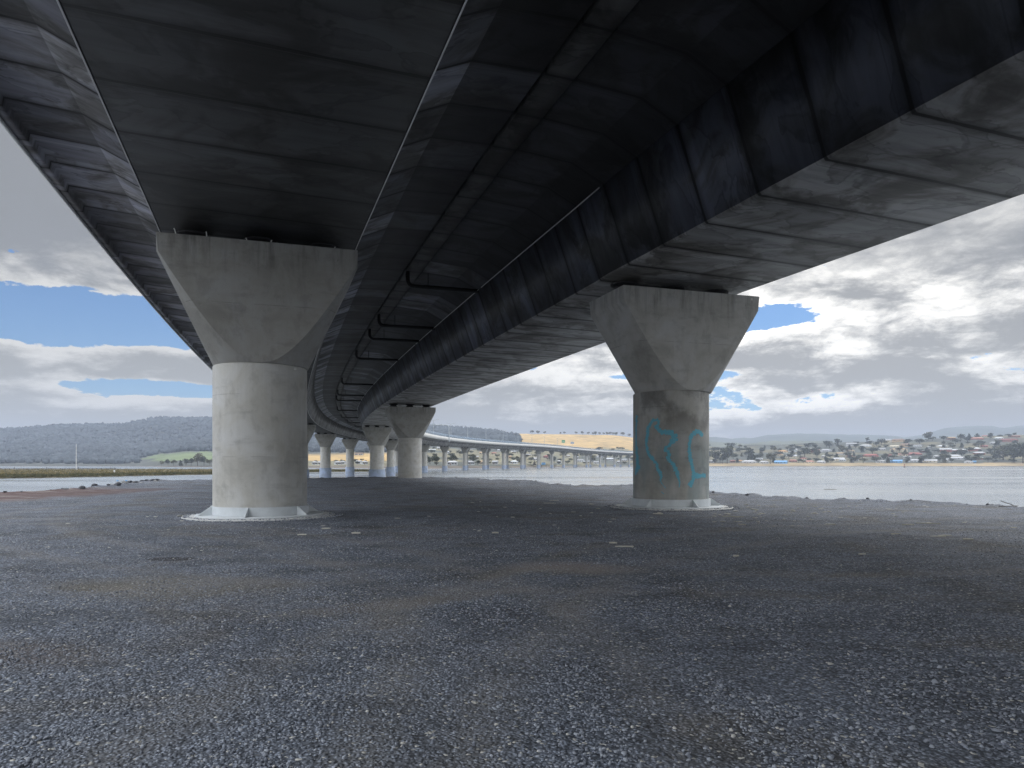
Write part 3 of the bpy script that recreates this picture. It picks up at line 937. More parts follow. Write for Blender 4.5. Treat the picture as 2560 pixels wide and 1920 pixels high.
def along(i0, i1, n, spread):
    """Points scattered along the headland's edge between two outline corners."""
    P = PO[i0:i1 + 1]; d = np.concatenate([[0], np.cumsum(np.hypot(*np.diff(P, axis=0).T))])
    for k in range(n):
        q = d[-1] * (k + rr.random()) / n
        yield (float(np.interp(q, d, P[:, 0])) + rr.uniform(-spread, spread), float(np.interp(q, d, P[:, 1])) + rr.uniform(-spread, spread))


for x_, y_ in along(14, 16, 55, 1.1):
    pale = rr.random() < 0.3
    put_rock(x_, y_, rr.uniform(0.08, 0.27), pale, 'pale rock in the rubble heap on the shore beyond the clean pier' if pale else 'dark rock in the rubble heap on the shore beyond the clean pier',
             'pale rocks of the rubble heap' if pale else 'dark rocks of the rubble heap')
for x_, y_ in along(16, 19, 40, 0.9):
    put_rock(x_, y_, rr.uniform(0.08, 0.26), False, 'dark rock at the water edge beside the reddish gravel', 'rocks beside the reddish gravel')
for x_, y_ in along(0, 5, 46, 0.8):
    put_rock(x_, y_, rr.uniform(0.03, 0.12), False, 'dark rock on the shore edge beyond the graffiti pier', 'rocks beyond the graffiti pier')
for x_, y_ in along(5, 11, 40, 0.9):
    put_rock(x_, y_, rr.uniform(0.04, 0.15), False, 'dark rock on the shore edge between the two near piers', 'rocks between the two near piers')


def stick(x, y, length, r, ang, mat, label, group=None, cat='driftwood', tilt=0.0, name='driftwood_stick', lift=0.0):
    n = 6; pts = []; rad = []
    for i in range(n):
        f = i / (n - 1) - 0.5
        pts.append((math.cos(ang) * f * length + rr.uniform(-1, 1) * length * 0.03, math.sin(ang) * f * length + rr.uniform(-1, 1) * length * 0.03, (f + 0.5) * length * math.sin(tilt)))
        rad.append(r * (1 - 0.5 * abs(f) * rr.uniform(0.6, 1.4)))
    bm = bmesh.new(); add_tube(bm, pts, rad, 6)
    o = from_bm(name, bm, mat)
    o.location = (x, y, max(float(ground_z(np.array([x]), np.array([y]))[0]), 0.0) + r * 0.6 + lift)
    return tag(o, label, cat, group)


def gpt(px, py, z=-1.6):
    Y = FPX * z / (HY - py); return (px - CX) / FPX * Y, Y


SPOTS = [(1560, 1370, .35), (1533, 1361, .16), (1645, 1287, .30), (1822, 1292, .40), (1846, 1294, .3), (1855, 1316, .2), (2075, 1309, .3), (2320, 1310, .62), (2270, 1314, .3),
         (2345, 1343, .35), (2362, 1339, .3), (2240, 1342, .2), (2420, 1356, .2), (2155, 1388, .14), (1840, 1390, .10), (1375, 1259, .5), (1385, 1253, .4), (815, 1318, .22), (890, 1331, .2), (755, 1335, .2), (1238, 1333, .16), (2533, 1320, .2)]
for i, (px_, py_, L_) in enumerate(SPOTS):
    x_, y_ = gpt(px_, py_)
    stick(x_, y_, L_, 0.014 + 0.012 * rr.random(), rr.uniform(-0.35, 0.35), M['drift'], 'longer bleached stick lying on the dark gravel', 'bleached sticks on the gravel')
CH = [rock_mesh(120 + i, 0.35) for i in range(4)]
for me in CH: me.materials.append(M['drift'])
for i in range(150):
    if i < 105: px_, py_ = rr.gauss(1960, 230), 1262 + abs(rr.gauss(0, 34))
    elif i < 130: px_, py_ = rr.uniform(1180, 1500), rr.uniform(1225, 1330)
    else: px_, py_ = rr.uniform(60, 1300), rr.uniform(1290, 1400)
    x_, y_ = gpt(px_, py_)
    if y_ > 34 or inside_dist(np.array([x_]), np.array([y_]))[0] < 0.8 or math.hypot(x_ - 5.86, y_ - 26.6) < 2.4: continue
    o = bpy.data.objects.new('bleached_scrap', rr.choice(CH)); COL.objects.link(o)
    o.location = (x_, y_, float(ground_z(np.array([x_]), np.array([y_]))[0]) + 0.02)
    s_ = rr.uniform(0.022, 0.055) * min(1.0, y_ / 24.0) ** 1.5; o.scale = (s_ * rr.uniform(1, 2.2), s_, s_ * 0.8); o.rotation_euler = (0, 0, rr.uniform(-0.5, 0.5))
    tag(o, 'small bleached scrap lying on the dark gravel', 'scrap', 'bleached scraps on the gravel')
for i, (px_, py_, L_, a_, ti) in enumerate([(2532, 1263, 0.75, 2.7, 0.45), (2548, 1263, 0.6, 0.3, 0.15), (2553, 1260, 0.5, 2.9, 0.2), (2520, 1266, 0.8, 0.1, 0.02), (2470, 1260, 0.5, 0.2, 0.03)]):
    x_, y_ = gpt(px_, py_)
    stick(x_, y_, L_, 0.02, a_, M['drift_dark'], 'grey branch in the driftwood tangle at the far end of the shore', 'branches of the driftwood tangle', 'branch', ti, 'driftwood_branch')
for x_, y_ in ((-9.9, 22.3), (-9.95, 22.0), (-10.05, 21.75)):
    put_rock(x_, y_, 0.10, True, 'pale stone beside the pad of the clean near pier', 'pale stones beside the pad')

# ------------------------------------------------------------------ far land
LANDP = {
    -700: [(1300, 1165.8), (1330, 1163.5), (1700, 1150), (2300, 1110), (2900, 1078)],
    0: [(1300, 1165.8), (1330, 1163.5), (1700, 1150), (2300, 1112), (2900, 1076)],
    160: [(1300, 1165.8), (1330, 1163.5), (1700, 1150), (2300, 1112), (2900, 1067)],
    290: [(1300, 1165.8), (1330, 1163.5), (1700, 1150), (2300, 1112), (2900, 1064)],
    360: [(1200, 1166.3), (1230, 1163.5), (1500, 1152), (2300, 1112), (2900, 1054)],
    400: [(1050, 1167.2), (1080, 1164), (1350, 1148), (1600, 1139), (2300, 1110), (2900, 1049)],
    470: [(1000, 1167.6), (1030, 1164), (1300, 1146), (1500, 1130), (2300, 1100), (2900, 1049)],
    532: [(1000, 1167.6), (1030, 1164), (1300, 1150), (1500, 1137), (2300, 1100), (2900, 1050)],
    780: [(760, 1170), (790, 1166), (1000, 1158), (1400, 1138), (2300, 1100), (2900, 1052)],
    960: [(720, 1170.5), (750, 1166), (1000, 1157), (1400, 1138), (2300, 1095), (2800, 1058)],
    1070: [(640, 1171.8), (665, 1165), (950, 1155), (1400, 1125), (2000, 1092), (2600, 1068)],
    1260: [(770, 1169.8), (800, 1164), (1050, 1155), (1500, 1128), (2000, 1097), (2400, 1085)],
    1320: [(840, 1169), (870, 1163.5), (1100, 1155), (1500, 1134), (1900, 1107), (2300, 1085)],
    1550: [(1270, 1165.9), (1300, 1161.5), (1450, 1152), (1700, 1128), (2000, 1108), (2300, 1088.5)],
    1640: [(1270, 1165.9), (1300, 1161.5), (1450, 1153), (1700, 1138), (2000, 1119), (2300, 1104)],
    1780: [(1262, 1166), (1290, 1162), (1340, 1158.5), (1550, 1143), (1800, 1122), (1950, 1115)],
    2000: [(1262, 1166), (1290, 1162), (1340, 1158.5), (1550, 1140), (1800, 1118), (1950, 1110)],
    2200: [(1262, 1166), (1290, 1162), (1340, 1157.5), (1550, 1136), (1800, 1111), (1900, 1104)],
    2330: [(1262, 1166), (1290, 1162), (1340, 1157.5), (1550, 1131), (1750, 1105), (1850, 1098)],
    2450: [(1262, 1166), (1290, 1162), (1340, 1157.5), (1550, 1129), (1750, 1103), (1850, 1091)],
    2560: [(1262, 1166), (1290, 1162), (1340, 1158), (1550, 1128), (1750, 1100), (1850, 1087)],
    3400: [(1262, 1166), (1290, 1162), (1340, 1158), (1550, 1130), (1750, 1105), (1850, 1090)]}
NT = 56
PXS = np.array(sorted(LANDP))
LY = []; LZ = []
for k in PXS:
    P = np.array(LANDP[k], float)
    q = np.linspace(0, len(P) - 1, NT)
    Yq = np.interp(q, np.arange(len(P)), P[:, 0])
    zc_ = (HY - P[:, 1]) / FPX * P[:, 0] + EYE
    LY.append(Yq); LZ.append(np.interp(Yq, P[:, 0], zc_))
LY = np.array(LY); LZ = np.array(LZ)


def land_row(px):
    Y = np.array([np.interp(px, PXS, LY[:, j]) for j in range(NT)])
    Z = np.array([np.interp(px, PXS, LZ[:, j]) for j in range(NT)])
    X = (px - CX) / FPX * Y
    Z = Z + (fbm(X * 0.011, Y * 0.011, 3) - 0.5) * np.clip((Y - Y[0] - 150) / 60, 0, 9)
    return X, Y, Z


def land_at(px, py):
    """Where the far land shows at a given bearing and apparent height."""
    X, Y, Z = land_row(px)
    yi = HY - (Z - EYE) / Y * FPX
    j = np.where(yi <= py)[0]
    if len(j) == 0: j = len(Y) - 1
    elif j[0] == 0: j = 0
    else:
        k = j[0]; f = (yi[k - 1] - py) / (yi[k - 1] - yi[k] + 1e-9)
        return tuple(float(A[k - 1] + (A[k] - A[k - 1]) * f) for A in (X, Y, Z))
    return float(X[j]), float(Y[j]), float(Z[j])


pxg = np.arange(-700, 3401, 14.0)
V = []; C = []
for px in pxg:
    X, Y, Z = land_row(px)
    X = np.append(X, [(px - CX) / FPX * Y[-1] * 1.2]); Y2 = np.append(Y, [Y[-1] * 1.2]); Z = np.append(Z, [Z[-1] * 0.5 - 20])
    V.append(np.stack([X, Y2, Z], -1))
    yi = HY - (Z - EYE) / Y2 * FPX
    nz_ = fbm(X * 0.012 + 4, Y2 * 0.012, 4)
    col = np.zeros((NT + 1, 4)); col[:, 3] = 1
    forest = np.array([0.055, 0.062, 0.052]); gold = np.array([0.46, 0.31, 0.12]); green = np.array([0.12, 0.16, 0.065]); olive = np.array([0.16, 0.145, 0.085]); sand = np.array([0.30, 0.23, 0.13])
    for i in range(NT + 1):
        cc = forest
        if px > 1690: cc = olive * 0.75 if nz_[i] > 0.55 else forest * 1.25
        if 1060 < px <= 1690: cc = olive * 1.0 if nz_[i] > 0.50 else forest * 1.3
        if 1210 < px < 1700 and Y2[i] > 1650 + 900 * (nz_[i] - 0.4) + max(0, 1330 - px) * 5: cc = gold
        if 740 < px < 985 and 1134 < yi[i] < 1152: cc = gold * 0.9
        if 740 < px < 1060 and yi[i] > 1152: cc = olive
        if 350 < px < 600 and 1148 - 19 * min(1, max(0, px - 356) / 110) ** 0.6 < yi[i] < 1151 + 20 * (nz_[i] - .5) and Y2[i] < 1900: cc = green
        if yi[i] > 1157.5 and px > 1650: cc = sand * (0.8 + 0.5 * nz_[i])
        if yi[i] > 1164.8: cc = np.array([0.12, 0.10, 0.08])
        col[i, :3] = cc * (0.75 + 0.5 * nz_[i])
    C.append(col)
V = np.array(V); C = np.array(C)
nn = NT + 1
idx = np.arange(len(pxg) * nn).reshape(len(pxg), nn)
F = np.stack([idx[:-1, :-1], idx[1:, :-1], idx[1:, 1:], idx[:-1, 1:]], -1)
me = np_mesh('terrain', V.reshape(-1, 3), F.reshape(-1), 4)
ca = me.color_attributes.new('cover', 'FLOAT_COLOR', 'POINT')
ca.data.foreach_set('color', C.astype(np.float32).ravel())
m, t, b = material('land_cover')
cv = attr(t, 'cover', 'Color')
n = noise(position(t), 0.03, 8.0, 0.65)
set_col(t, b, scale_col(cv, n.step(0.25, 0.75, 0.6, 1.35)))
b.inputs['Roughness'].default_value = 0.95
tag(link('terrain', me, m, None, 180), kind='structure')


def ridge(name, Y0, sky_pts, col, depth=0.25, rough=0.02):
    px = np.arange(-900, 3500, 10.0)
    sp = np.array(sky_pts)
    ys = np.interp(px, sp[:, 0], sp[:, 1])
    V = []
    prof = [(1 - depth, 0.0), (1 - depth * 0.5, 0.55), (1 - depth * 0.2, 0.88), (1.0, 1.0), (1 + depth * 0.4, 0.4)]
    for f, hgt in prof:
        Y = Y0 * f + np.zeros_like(px)
        X = (px - CX) / FPX * Y
        top = (HY - ys) / FPX * Y0
        top = top * (1 + rough * (fbm(px * 0.05, px * 0.0 + Y0, 4) - 0.5) * 2)
        V.append(np.stack([X, Y, top * hgt + (0 if hgt else -3)], -1))
    V = np.array(V)
    idx = np.arange(V.shape[0] * V.shape[1]).reshape(V.shape[:2])
    F = np.stack([idx[:-1, :-1], idx[:-1, 1:], idx[1:, 1:], idx[1:, :-1]], -1)
    m, t, b = material(name + '_cover')
    n = noise(position(t), 0.006, 8.0, 0.6)
    set_col(t, b, mix(n.step(0.35, 0.65), [c_ * 0.8 for c_ in col], [c_ * 1.3 for c_ in col])); b.inputs['Roughness'].default_value = 1.0
    tag(link(name, np_mesh(name, V.reshape(-1, 3), F.reshape(-1), 4), m, None, 180), kind='structure')


ridge('hills', 3500, [(-900, 1140), (1000, 1130), (1500, 1108), (1640, 1106), (1780, 1101), (1850, 1106), (1920, 1103), (1990, 1099), (2060, 1101), (2120, 1108), (2300, 1112), (3500, 1112)], (0.09, 0.10, 0.06), 0.2, 0.06)
ridge('mountains', 5200, [(-900, 1110), (1000, 1110), (1600, 1096), (1700, 1092), (1790, 1091), (1830, 1096), (1860, 1092), (1876, 1095), (1920, 1086), (2000, 1082), (2100, 1084.5), (2230, 1087), (2262, 1092),
                           (2310, 1085), (2360, 1069), (2420, 1064), (2480, 1063), (2506, 1069), (2540, 1063), (2620, 1062), (2800, 1075), (3500, 1070)], (0.06, 0.075, 0.055), 0.25, 0.015)

# forest on the far hills: tree crowns seen as one mass
P = []; SZ = []
r = np.random.default_rng(21)
while len(P) < 15000:
    px = r.uniform(-250, 1300)
    X, Y, Z = None, None, None
    q = r.random() ** 0.7
    if px > 1060: q = 0.55 + 0.45 * q
    row = int(px // 10)
    if not hasattr(ridge, 'cache'): ridge.cache = {}
    if row not in ridge.cache: ridge.cache[row] = land_row(row * 10.0)
    X, Y, Z = ridge.cache[row]
    Yv = Y[0] + 60 + (Y[-1] - Y[0] - 50) * q
    zv = np.interp(Yv, Y, Z); yi = HY - (zv - EYE) / Yv * FPX
    if 345 < px < 600 and yi > 1147 - 19 * min(1, max(0, px - 356) / 110) ** 0.6: continue
    if 740 < px < 985 and yi > 1131: continue
    if px > 1060 and yi > 1112: continue
    if px > 1210 and Yv > 1650 + 450 * (r.random() - 0.3) + max(0, 1330 - px) * 5 and Yv < 2390 and r.random() < (0.99 if fbm(np.array([Yv * 0.006]), np.array([px * 0.03]), 3)[0] < 0.51 else 0.45): continue
    if px < 345 and yi > 1160 : continue
    P.append(((px - CX) / FPX * Yv, Yv, zv + 3.0)); SZ.append(r.uniform(4.0, 8.0) * (1.25 if q > 0.93 else 1.0))
for i in range(420):                # taller crowns standing along the ridge line
    px = r.uniform(-250, 1210)
    X, Y, Z = land_row(px); j = int(np.argmin(HY - (Z - EYE) / Y * FPX))
    P.append((X[j] + r.normal() * 4, Y[j], Z[j] + r.uniform(3, 8))); SZ.append(r.uniform(4.5, 7.5))
m, t, b = material('forest_foliage')
tn = attr(t, 'tint')
n = noise(position(t), 0.01, 6.0, 0.6)
set_col(t, b, scale_col(mix(tn, (0.042, 0.055, 0.066), (0.062, 0.077, 0.088)), n.step(0.3, 0.7, 0.7, 1.3))); b.inputs['Roughness'].default_value = 0.95  # blue-grey gum foliage, tinted bluer to paint in distance haze
M['forest'] = m
P = np.array(P); SZ = np.array(SZ)
tag(link('forest', lumps_mesh('forest', P, SZ, 1.0, 0.45, r.random(len(P)), 5), m), 'hazy forest covering the long hill across the water', 'forest', kind='stuff')

# ------------------------------------------------------------------ trees
def crown_mesh(kind, seed):
    r = np.random.default_rng(seed)
    n_l = {'round': 9, 'wide': 9, 'cone': 10, 'sparse': 6}[kind]
    V = []; F = []
    for i in range(n_l):
        f = (i + 0.5) / n_l
        if kind == 'cone': cc = np.array([r.normal() * 0.05, r.normal() * 0.05, 0.12 + 0.82 * f]); rad = np.array([0.30, 0.30, 0.13]) * (1.05 - f) + 0.04
        elif kind == 'wide':
            a = r.random() * 6.28; d = 0.42 * math.sqrt(r.random()); cc = np.array([math.cos(a) * d, math.sin(a) * d, 0.55 + 0.25 * r.random()]); rad = np.array([0.24, 0.24, 0.19]) * (0.8 + 0.5 * r.random())
        elif kind == 'sparse':
            a = r.random() * 6.28; d = 0.33 * math.sqrt(r.random()); cc = np.array([math.cos(a) * d, math.sin(a) * d, 0.5 + 0.4 * r.random()]); rad = np.array([0.13, 0.13, 0.09])
        else:
            a = r.random() * 6.28; d = 0.27 * math.sqrt(r.random()); cc = np.array([math.cos(a) * d, math.sin(a) * d, 0.42 + 0.42 * r.random()]); rad = np.array([0.21, 0.21, 0.17]) * (0.8 + 0.5 * r.random())
        for k in range(46):
            d = r.normal(size=3); d /= np.linalg.norm(d)
            c_ = cc + d * rad * (0.55 + 0.5 * r.random())
            a_ = r.normal(size=3); a_ /= np.linalg.norm(a_); b_ = np.cross(a_, r.normal(size=3)); b_ /= np.linalg.norm(b_)
            s_ = 0.045 + 0.035 * r.random()
            o = len(V)
            V += [c_ - a_ * s_, c_ + b_ * s_ * 0.7, c_ + a_ * s_, c_ - b_ * s_ * 0.7]
            F += [o, o + 1, o + 2, o + 3]
    V = np.array(V); V[:, 2] = np.clip(V[:, 2], 0.02, 1.0)
    me = np_mesh('crown', V, F, 4); me.materials.append(M['leaf']); return me


m, t, b = material('tree_foliage')
n = noise(coord(t, 'Object'), 4.0, 3.0, 0.6)
rd = rnd(t)
c = mix(n.step(0.35, 0.65), (0.030, 0.040, 0.026), (0.075, 0.085, 0.048))
c = mix(rd.step(0.75, 1.0) * 0.7, c, (0.13, 0.12, 0.06))
set_col(t, b, c); b.inputs['Roughness'].default_value = 0.9
M['leaf'] = m
M['bark'] = plain('tree_bark', (0.07, 0.06, 0.05), 0.9)
CROWNS = {k: [crown_mesh(k, 300 + 7 * i + ord(k[0])) for i in range(4)] for k in ('round', 'wide', 'cone', 'sparse')}
bm = bmesh.new()
add_tube(bm, [(0, 0, -0.12), (0.01, 0, 0.2), (-0.01, 0.01, 0.42), (0.02, 0, 0.68)], [0.035, 0.028, 0.022, 0.008], 6)
for a in range(4):
    add_tube(bm, [(0, 0, 0.28 + 0.05 * a), (0.14 * math.cos(a * 1.7), 0.14 * math.sin(a * 1.7), 0.5 + 0.05 * a)], [0.014, 0.006], 5)
TRUNK = bpy.data.meshes.new('trunk'); bm.to_mesh(TRUNK); bm.free(); TRUNK.materials.append(M['bark'])


def tree(px, ytop, ybase, kind='round', wpx=None, label='tree', group=None):
    x, y, z = land_at(px, ybase)
    H = max((ybase - ytop) / FPX * y, 2.0)
    W = (wpx / FPX * y) if wpx else H * {'round': 0.85, 'wide': 1.4, 'cone': 0.6, 'sparse': 0.9}[kind]
    wn = W / {'round': 0.85, 'wide': 1.2, 'cone': 0.68, 'sparse': 0.85}[kind]
    root = empty('tree', (x, y, z - 0.2), rr.uniform(0, 6.28)); root.scale = (wn, wn, H)
    tag(root, label, 'tree', group)
    for me in (rr.choice(CROWNS[kind]), TRUNK):
        o = bpy.data.objects.new(me.name.split('.')[0], me); COL.objects.link(o); o.parent = root


TOWN_TREES = [(1818, 1112, 1159, 'round', 33), (1788, 1125, 1158, 'wide', 28), (1878, 1121, 1149, 'cone', 24), (1926, 1131, 1160, 'wide', 30), (1865, 1130, 1141, 'wide', 14), (1854, 1131, 1142, 'cone', 9),
    (2012, 1119, 1146, 'wide', 38), (2043, 1124, 1145, 'round', 16), (2067, 1101, 1117, 'wide', 30), (2031, 1106, 1116, 'wide', 20), (2094, 1107, 1117, 'cone', 8), (2107, 1112, 1132, 'round', 24), (2076, 1135, 1146, 'wide', 18),
    (2077, 1145, 1158, 'wide', 18), (2040, 1144, 1155, 'round', 17), (2022, 1145, 1154, 'wide', 18), (1957, 1140, 1151, 'round', 16), (1897, 1133, 1148, 'wide', 20), (1765, 1130, 1157, 'round', 18), (1806, 1135, 1159, 'round', 18),
    (2167, 1093, 1108, 'sparse', 16), (2191, 1103, 1116, 'round', 18), (2175, 1102, 1113, 'round', 16), (2320, 1079, 1102, 'round', 23), (2331, 1091, 1102, 'wide', 20), (2300, 1096, 1111, 'wide', 30), (2358, 1089, 1104, 'wide', 22),
    (2401, 1084, 1104, 'wide', 23), (2419, 1091, 1105, 'round', 20), (2423, 1083, 1093, 'cone', 9), (2443, 1083, 1093, 'cone', 12), (2475, 1082, 1098, 'round', 15), (2500, 1086, 1094, 'wide', 16), (2537, 1081, 1091, 'round', 9),
    (2521, 1084, 1093, 'wide', 20), (2153, 1113, 1131, 'round', 19), (2181, 1117, 1135, 'wide', 34), (2140, 1139, 1154, 'round', 14), (2158, 1145, 1158, 'wide', 22), (2270, 1145, 1157, 'wide', 20),
    (2312, 1136, 1154, 'wide', 30), (2323, 1123, 1140, 'cone', 13), (2350, 1141, 1155, 'wide', 24), (2415, 1138, 1154, 'round', 15), (2376, 1105, 1117, 'wide', 17), (2452, 1101, 1117, 'round', 22), (2492, 1101, 1115, 'cone', 16),
    (2480, 1119, 1135, 'wide', 22), (2508, 1112, 1150, 'round', 42), (2535, 1106, 1156, 'round', 46), (2557, 1104, 1158, 'round', 42), (2490, 1130, 1153, 'round', 24), (2266, 1097, 1115, 'cone', 12), (2237, 1129, 1141, 'wide', 16),
    (2284, 1118, 1129, 'wide', 19), (2263, 1121, 1131, 'cone', 7), (1905, 1118, 1132, 'wide', 22), (1935, 1117, 1130, 'wide', 24), (1970, 1115, 1127, 'wide', 24), (1850, 1118, 1130, 'wide', 26), (1995, 1113, 1124, 'round', 18), (1790, 1117, 1131, 'wide', 24),
    (2215, 1132, 1147, 'wide', 16), (2345, 1122, 1133, 'round', 12), (2470, 1142, 1156, 'wide', 24), (2225, 1147, 1157, 'wide', 14), (1880, 1140, 1154, 'wide', 18), (2120, 1131, 1142, 'wide', 15)]
KINDW = {'round': 'round', 'wide': 'broad', 'cone': 'pointed', 'sparse': 'thin'}
ROWS = [(1156, 'waterside'), (1148, 'second'), (1138, 'third'), (1128, 'fourth'), (1112, 'fifth'), (0, 'hilltop')]


def row_of(y):
    for lim, nm in ROWS:
        if y >= lim: return nm
cnt = {}
for tr in sorted(TOWN_TREES, key=lambda q: q[0]):
    key = (KINDW[tr[3]], row_of(tr[2])); i = cnt[key] = cnt.get(key, 0) + 1
    tree(*tr, label='%s dark tree, %s of that shape in the %s row above the far shore' % (key[0], ORD[i - 1], key[1]), group='trees among the hillside houses')
fr = random.Random(77)
FILL = []
for yb, hgt, n_ in ((1157, 9, 26), (1149, 9, 26), (1141, 9, 26), (1131, 8, 26), (1121, 8, 26), (1111, 8, 18)):
    lo = 1760 if yb > 1112 else 2080
    for i in range(n_):
        FILL.append((lo + (2640 - lo) * (i + fr.random()) / n_, yb, hgt * fr.uniform(0.8, 1.9), fr.choice(('wide', 'round', 'wide', 'round', 'cone'))))
cnt = {}
for px_, yb, hgt, kd in sorted(FILL):
    key = (yb, kd); i = cnt[key] = cnt.get(key, 0) + 1
    tree(px_, yb - hgt, yb + fr.uniform(-1, 1), kd, hgt * {'wide': 1.9, 'round': 1.3, 'cone': 0.8}[kd], label='low %s garden tree, %s of its shape in the %s row of hillside gardens' % (KINDW[kd], ORD[i - 1], row_of(yb)), group='garden trees on the hillside')
fr = random.Random(78)
for j, (yb, n_) in enumerate(((1160, 17), (1152, 16), (1143, 16), (1134, 15), (1126, 14))):
    for i in range(n_):
        px_ = 1066 + 520 * (i + fr.random()) / n_; h_ = fr.uniform(6, 11)
        tree(px_, yb - h_, yb + fr.uniform(-1.5, 1.5), fr.choice(('wide', 'round')), h_ * fr.uniform(1.3, 2.2), label='small hazy tree behind the far spans, %s in the %s row above the bank' % (ORD[i], ORD[j]), group='small trees behind the far spans')
for i, tr in enumerate([(404, 1150, 1165, 'wide', 16), (420, 1147, 1165, 'round', 14), (434, 1148, 1165, 'wide', 20), (452, 1149, 1165, 'cone', 12), (465, 1146, 1165, 'round', 16), (478, 1144, 1165, 'round', 16), (494, 1131, 1165, 'round', 24), (510, 1139, 1165, 'round', 20), (525, 1147, 1165, 'wide', 22), (545, 1145, 1165, 'wide', 24)]):
    tree(*tr, label='dark tree below the green field, %s in the clump counting towards the clean pier' % ORD[i], group='trees below the green field')
MID = [(1092, 1138, 1163, 'wide', 38), (1130, 1134, 1160, 'round', 22), (1181, 1135, 1157, 'round', 20), (1296, 1140, 1157, 'round', 14), (1075, 1141, 1160, 'round', 16), (1150, 1125, 1140, 'wide', 24), (1200, 1118, 1132, 'wide', 26), (1240, 1115, 1127, 'wide', 22), (1265, 1120, 1134, 'round', 15),
       (1222, 1145, 1158, 'wide', 18), (1310, 1124, 1138, 'wide', 20), (1345, 1128, 1140, 'wide', 18), (1385, 1140, 1157, 'round', 13), (1415, 1128, 1140, 'wide', 18), (1455, 1130, 1144, 'round', 14), (1480, 1137, 1157, 'round', 20), (1512, 1132, 1146, 'wide', 22), (1540, 1134, 1148, 'wide', 18), (1570, 1138, 1150, 'wide', 20),
       (1110, 1112, 1124, 'wide', 20), (1290, 1118, 1128, 'wide', 18), (1372, 1118, 1127, 'wide', 16), (1440, 1117, 1126, 'wide', 18), (1500, 1117, 1125, 'wide', 16), (1530, 1120, 1128, 'wide', 16)]
for i, tr in enumerate(sorted(MID, key=lambda q: q[0])):
    tree(*tr, label='hazy tree behind the far spans, %s counting towards the graffiti pier' % ORD[i], group='trees behind the far spans')
for i, (px_, h_) in enumerate([(1401, 6), (1411, 7), (1440, 8), (1456, 9), (1471, 8), (1482, 7), (1488, 9), (1499, 8), (1509, 7), (1518, 8), (1525, 9), (1532, 8), (1540, 9), (1557, 11), (1573, 9), (1345, 9), (1362, 8), (1330, 10)]):
    X, Y, Z = land_row(px_); yb = HY - (Z[-1] - EYE) / Y[-1] * FPX
    tree(px_, yb - h_, yb + 0.4, 'wide' if i % 3 else 'round', h_ * 1.1, label='small tree standing on the skyline of the golden hill', group='trees on the golden skyline')
for i, (px_, yt, yb, k_) in enumerate([(790, 1150, 1157, 'wide'), (806, 1150, 1158, 'wide'), (840, 1149, 1157, 'wide'), (856, 1148, 1157, 'wide'), (888, 1147, 1157, 'round'), (898, 1151, 1159, 'wide'), (905, 1146, 1153, 'wide'), (912, 1150, 1158, 'round'), (893, 1152, 1160, 'round')]):
    tree(px_, yt, yb, k_, (yb - yt) * 1.7, label='low dark tree below the straw field, seen between the water piers', group='trees below the straw field')

# ------------------------------------------------------------------ houses
COLS = {'red': (0.30, 0.085, 0.07), 'maroon': (0.20, 0.06, 0.055), 'salmon': (0.42, 0.20, 0.16), 'white': (0.46, 0.47, 0.49), 'grey': (0.34, 0.35, 0.37), 'tan': (0.42, 0.30, 0.18), 'orange': (0.50, 0.27, 0.11),
        'blue': (0.16, 0.36, 0.62), 'brick': (0.26, 0.11, 0.085), 'cream': (0.60, 0.54, 0.42), 'brown': (0.20, 0.13, 0.10), 'pale': (0.55, 0.58, 0.60), 'green': (0.28, 0.34, 0.30)}
HM = {k: plain('house_' + k, v, 0.7, 0, 0.12, 0.3) for k, v in COLS.items()}
M['window'] = plain('window_glass', (0.03, 0.035, 0.045), 0.15)
BOX = {}


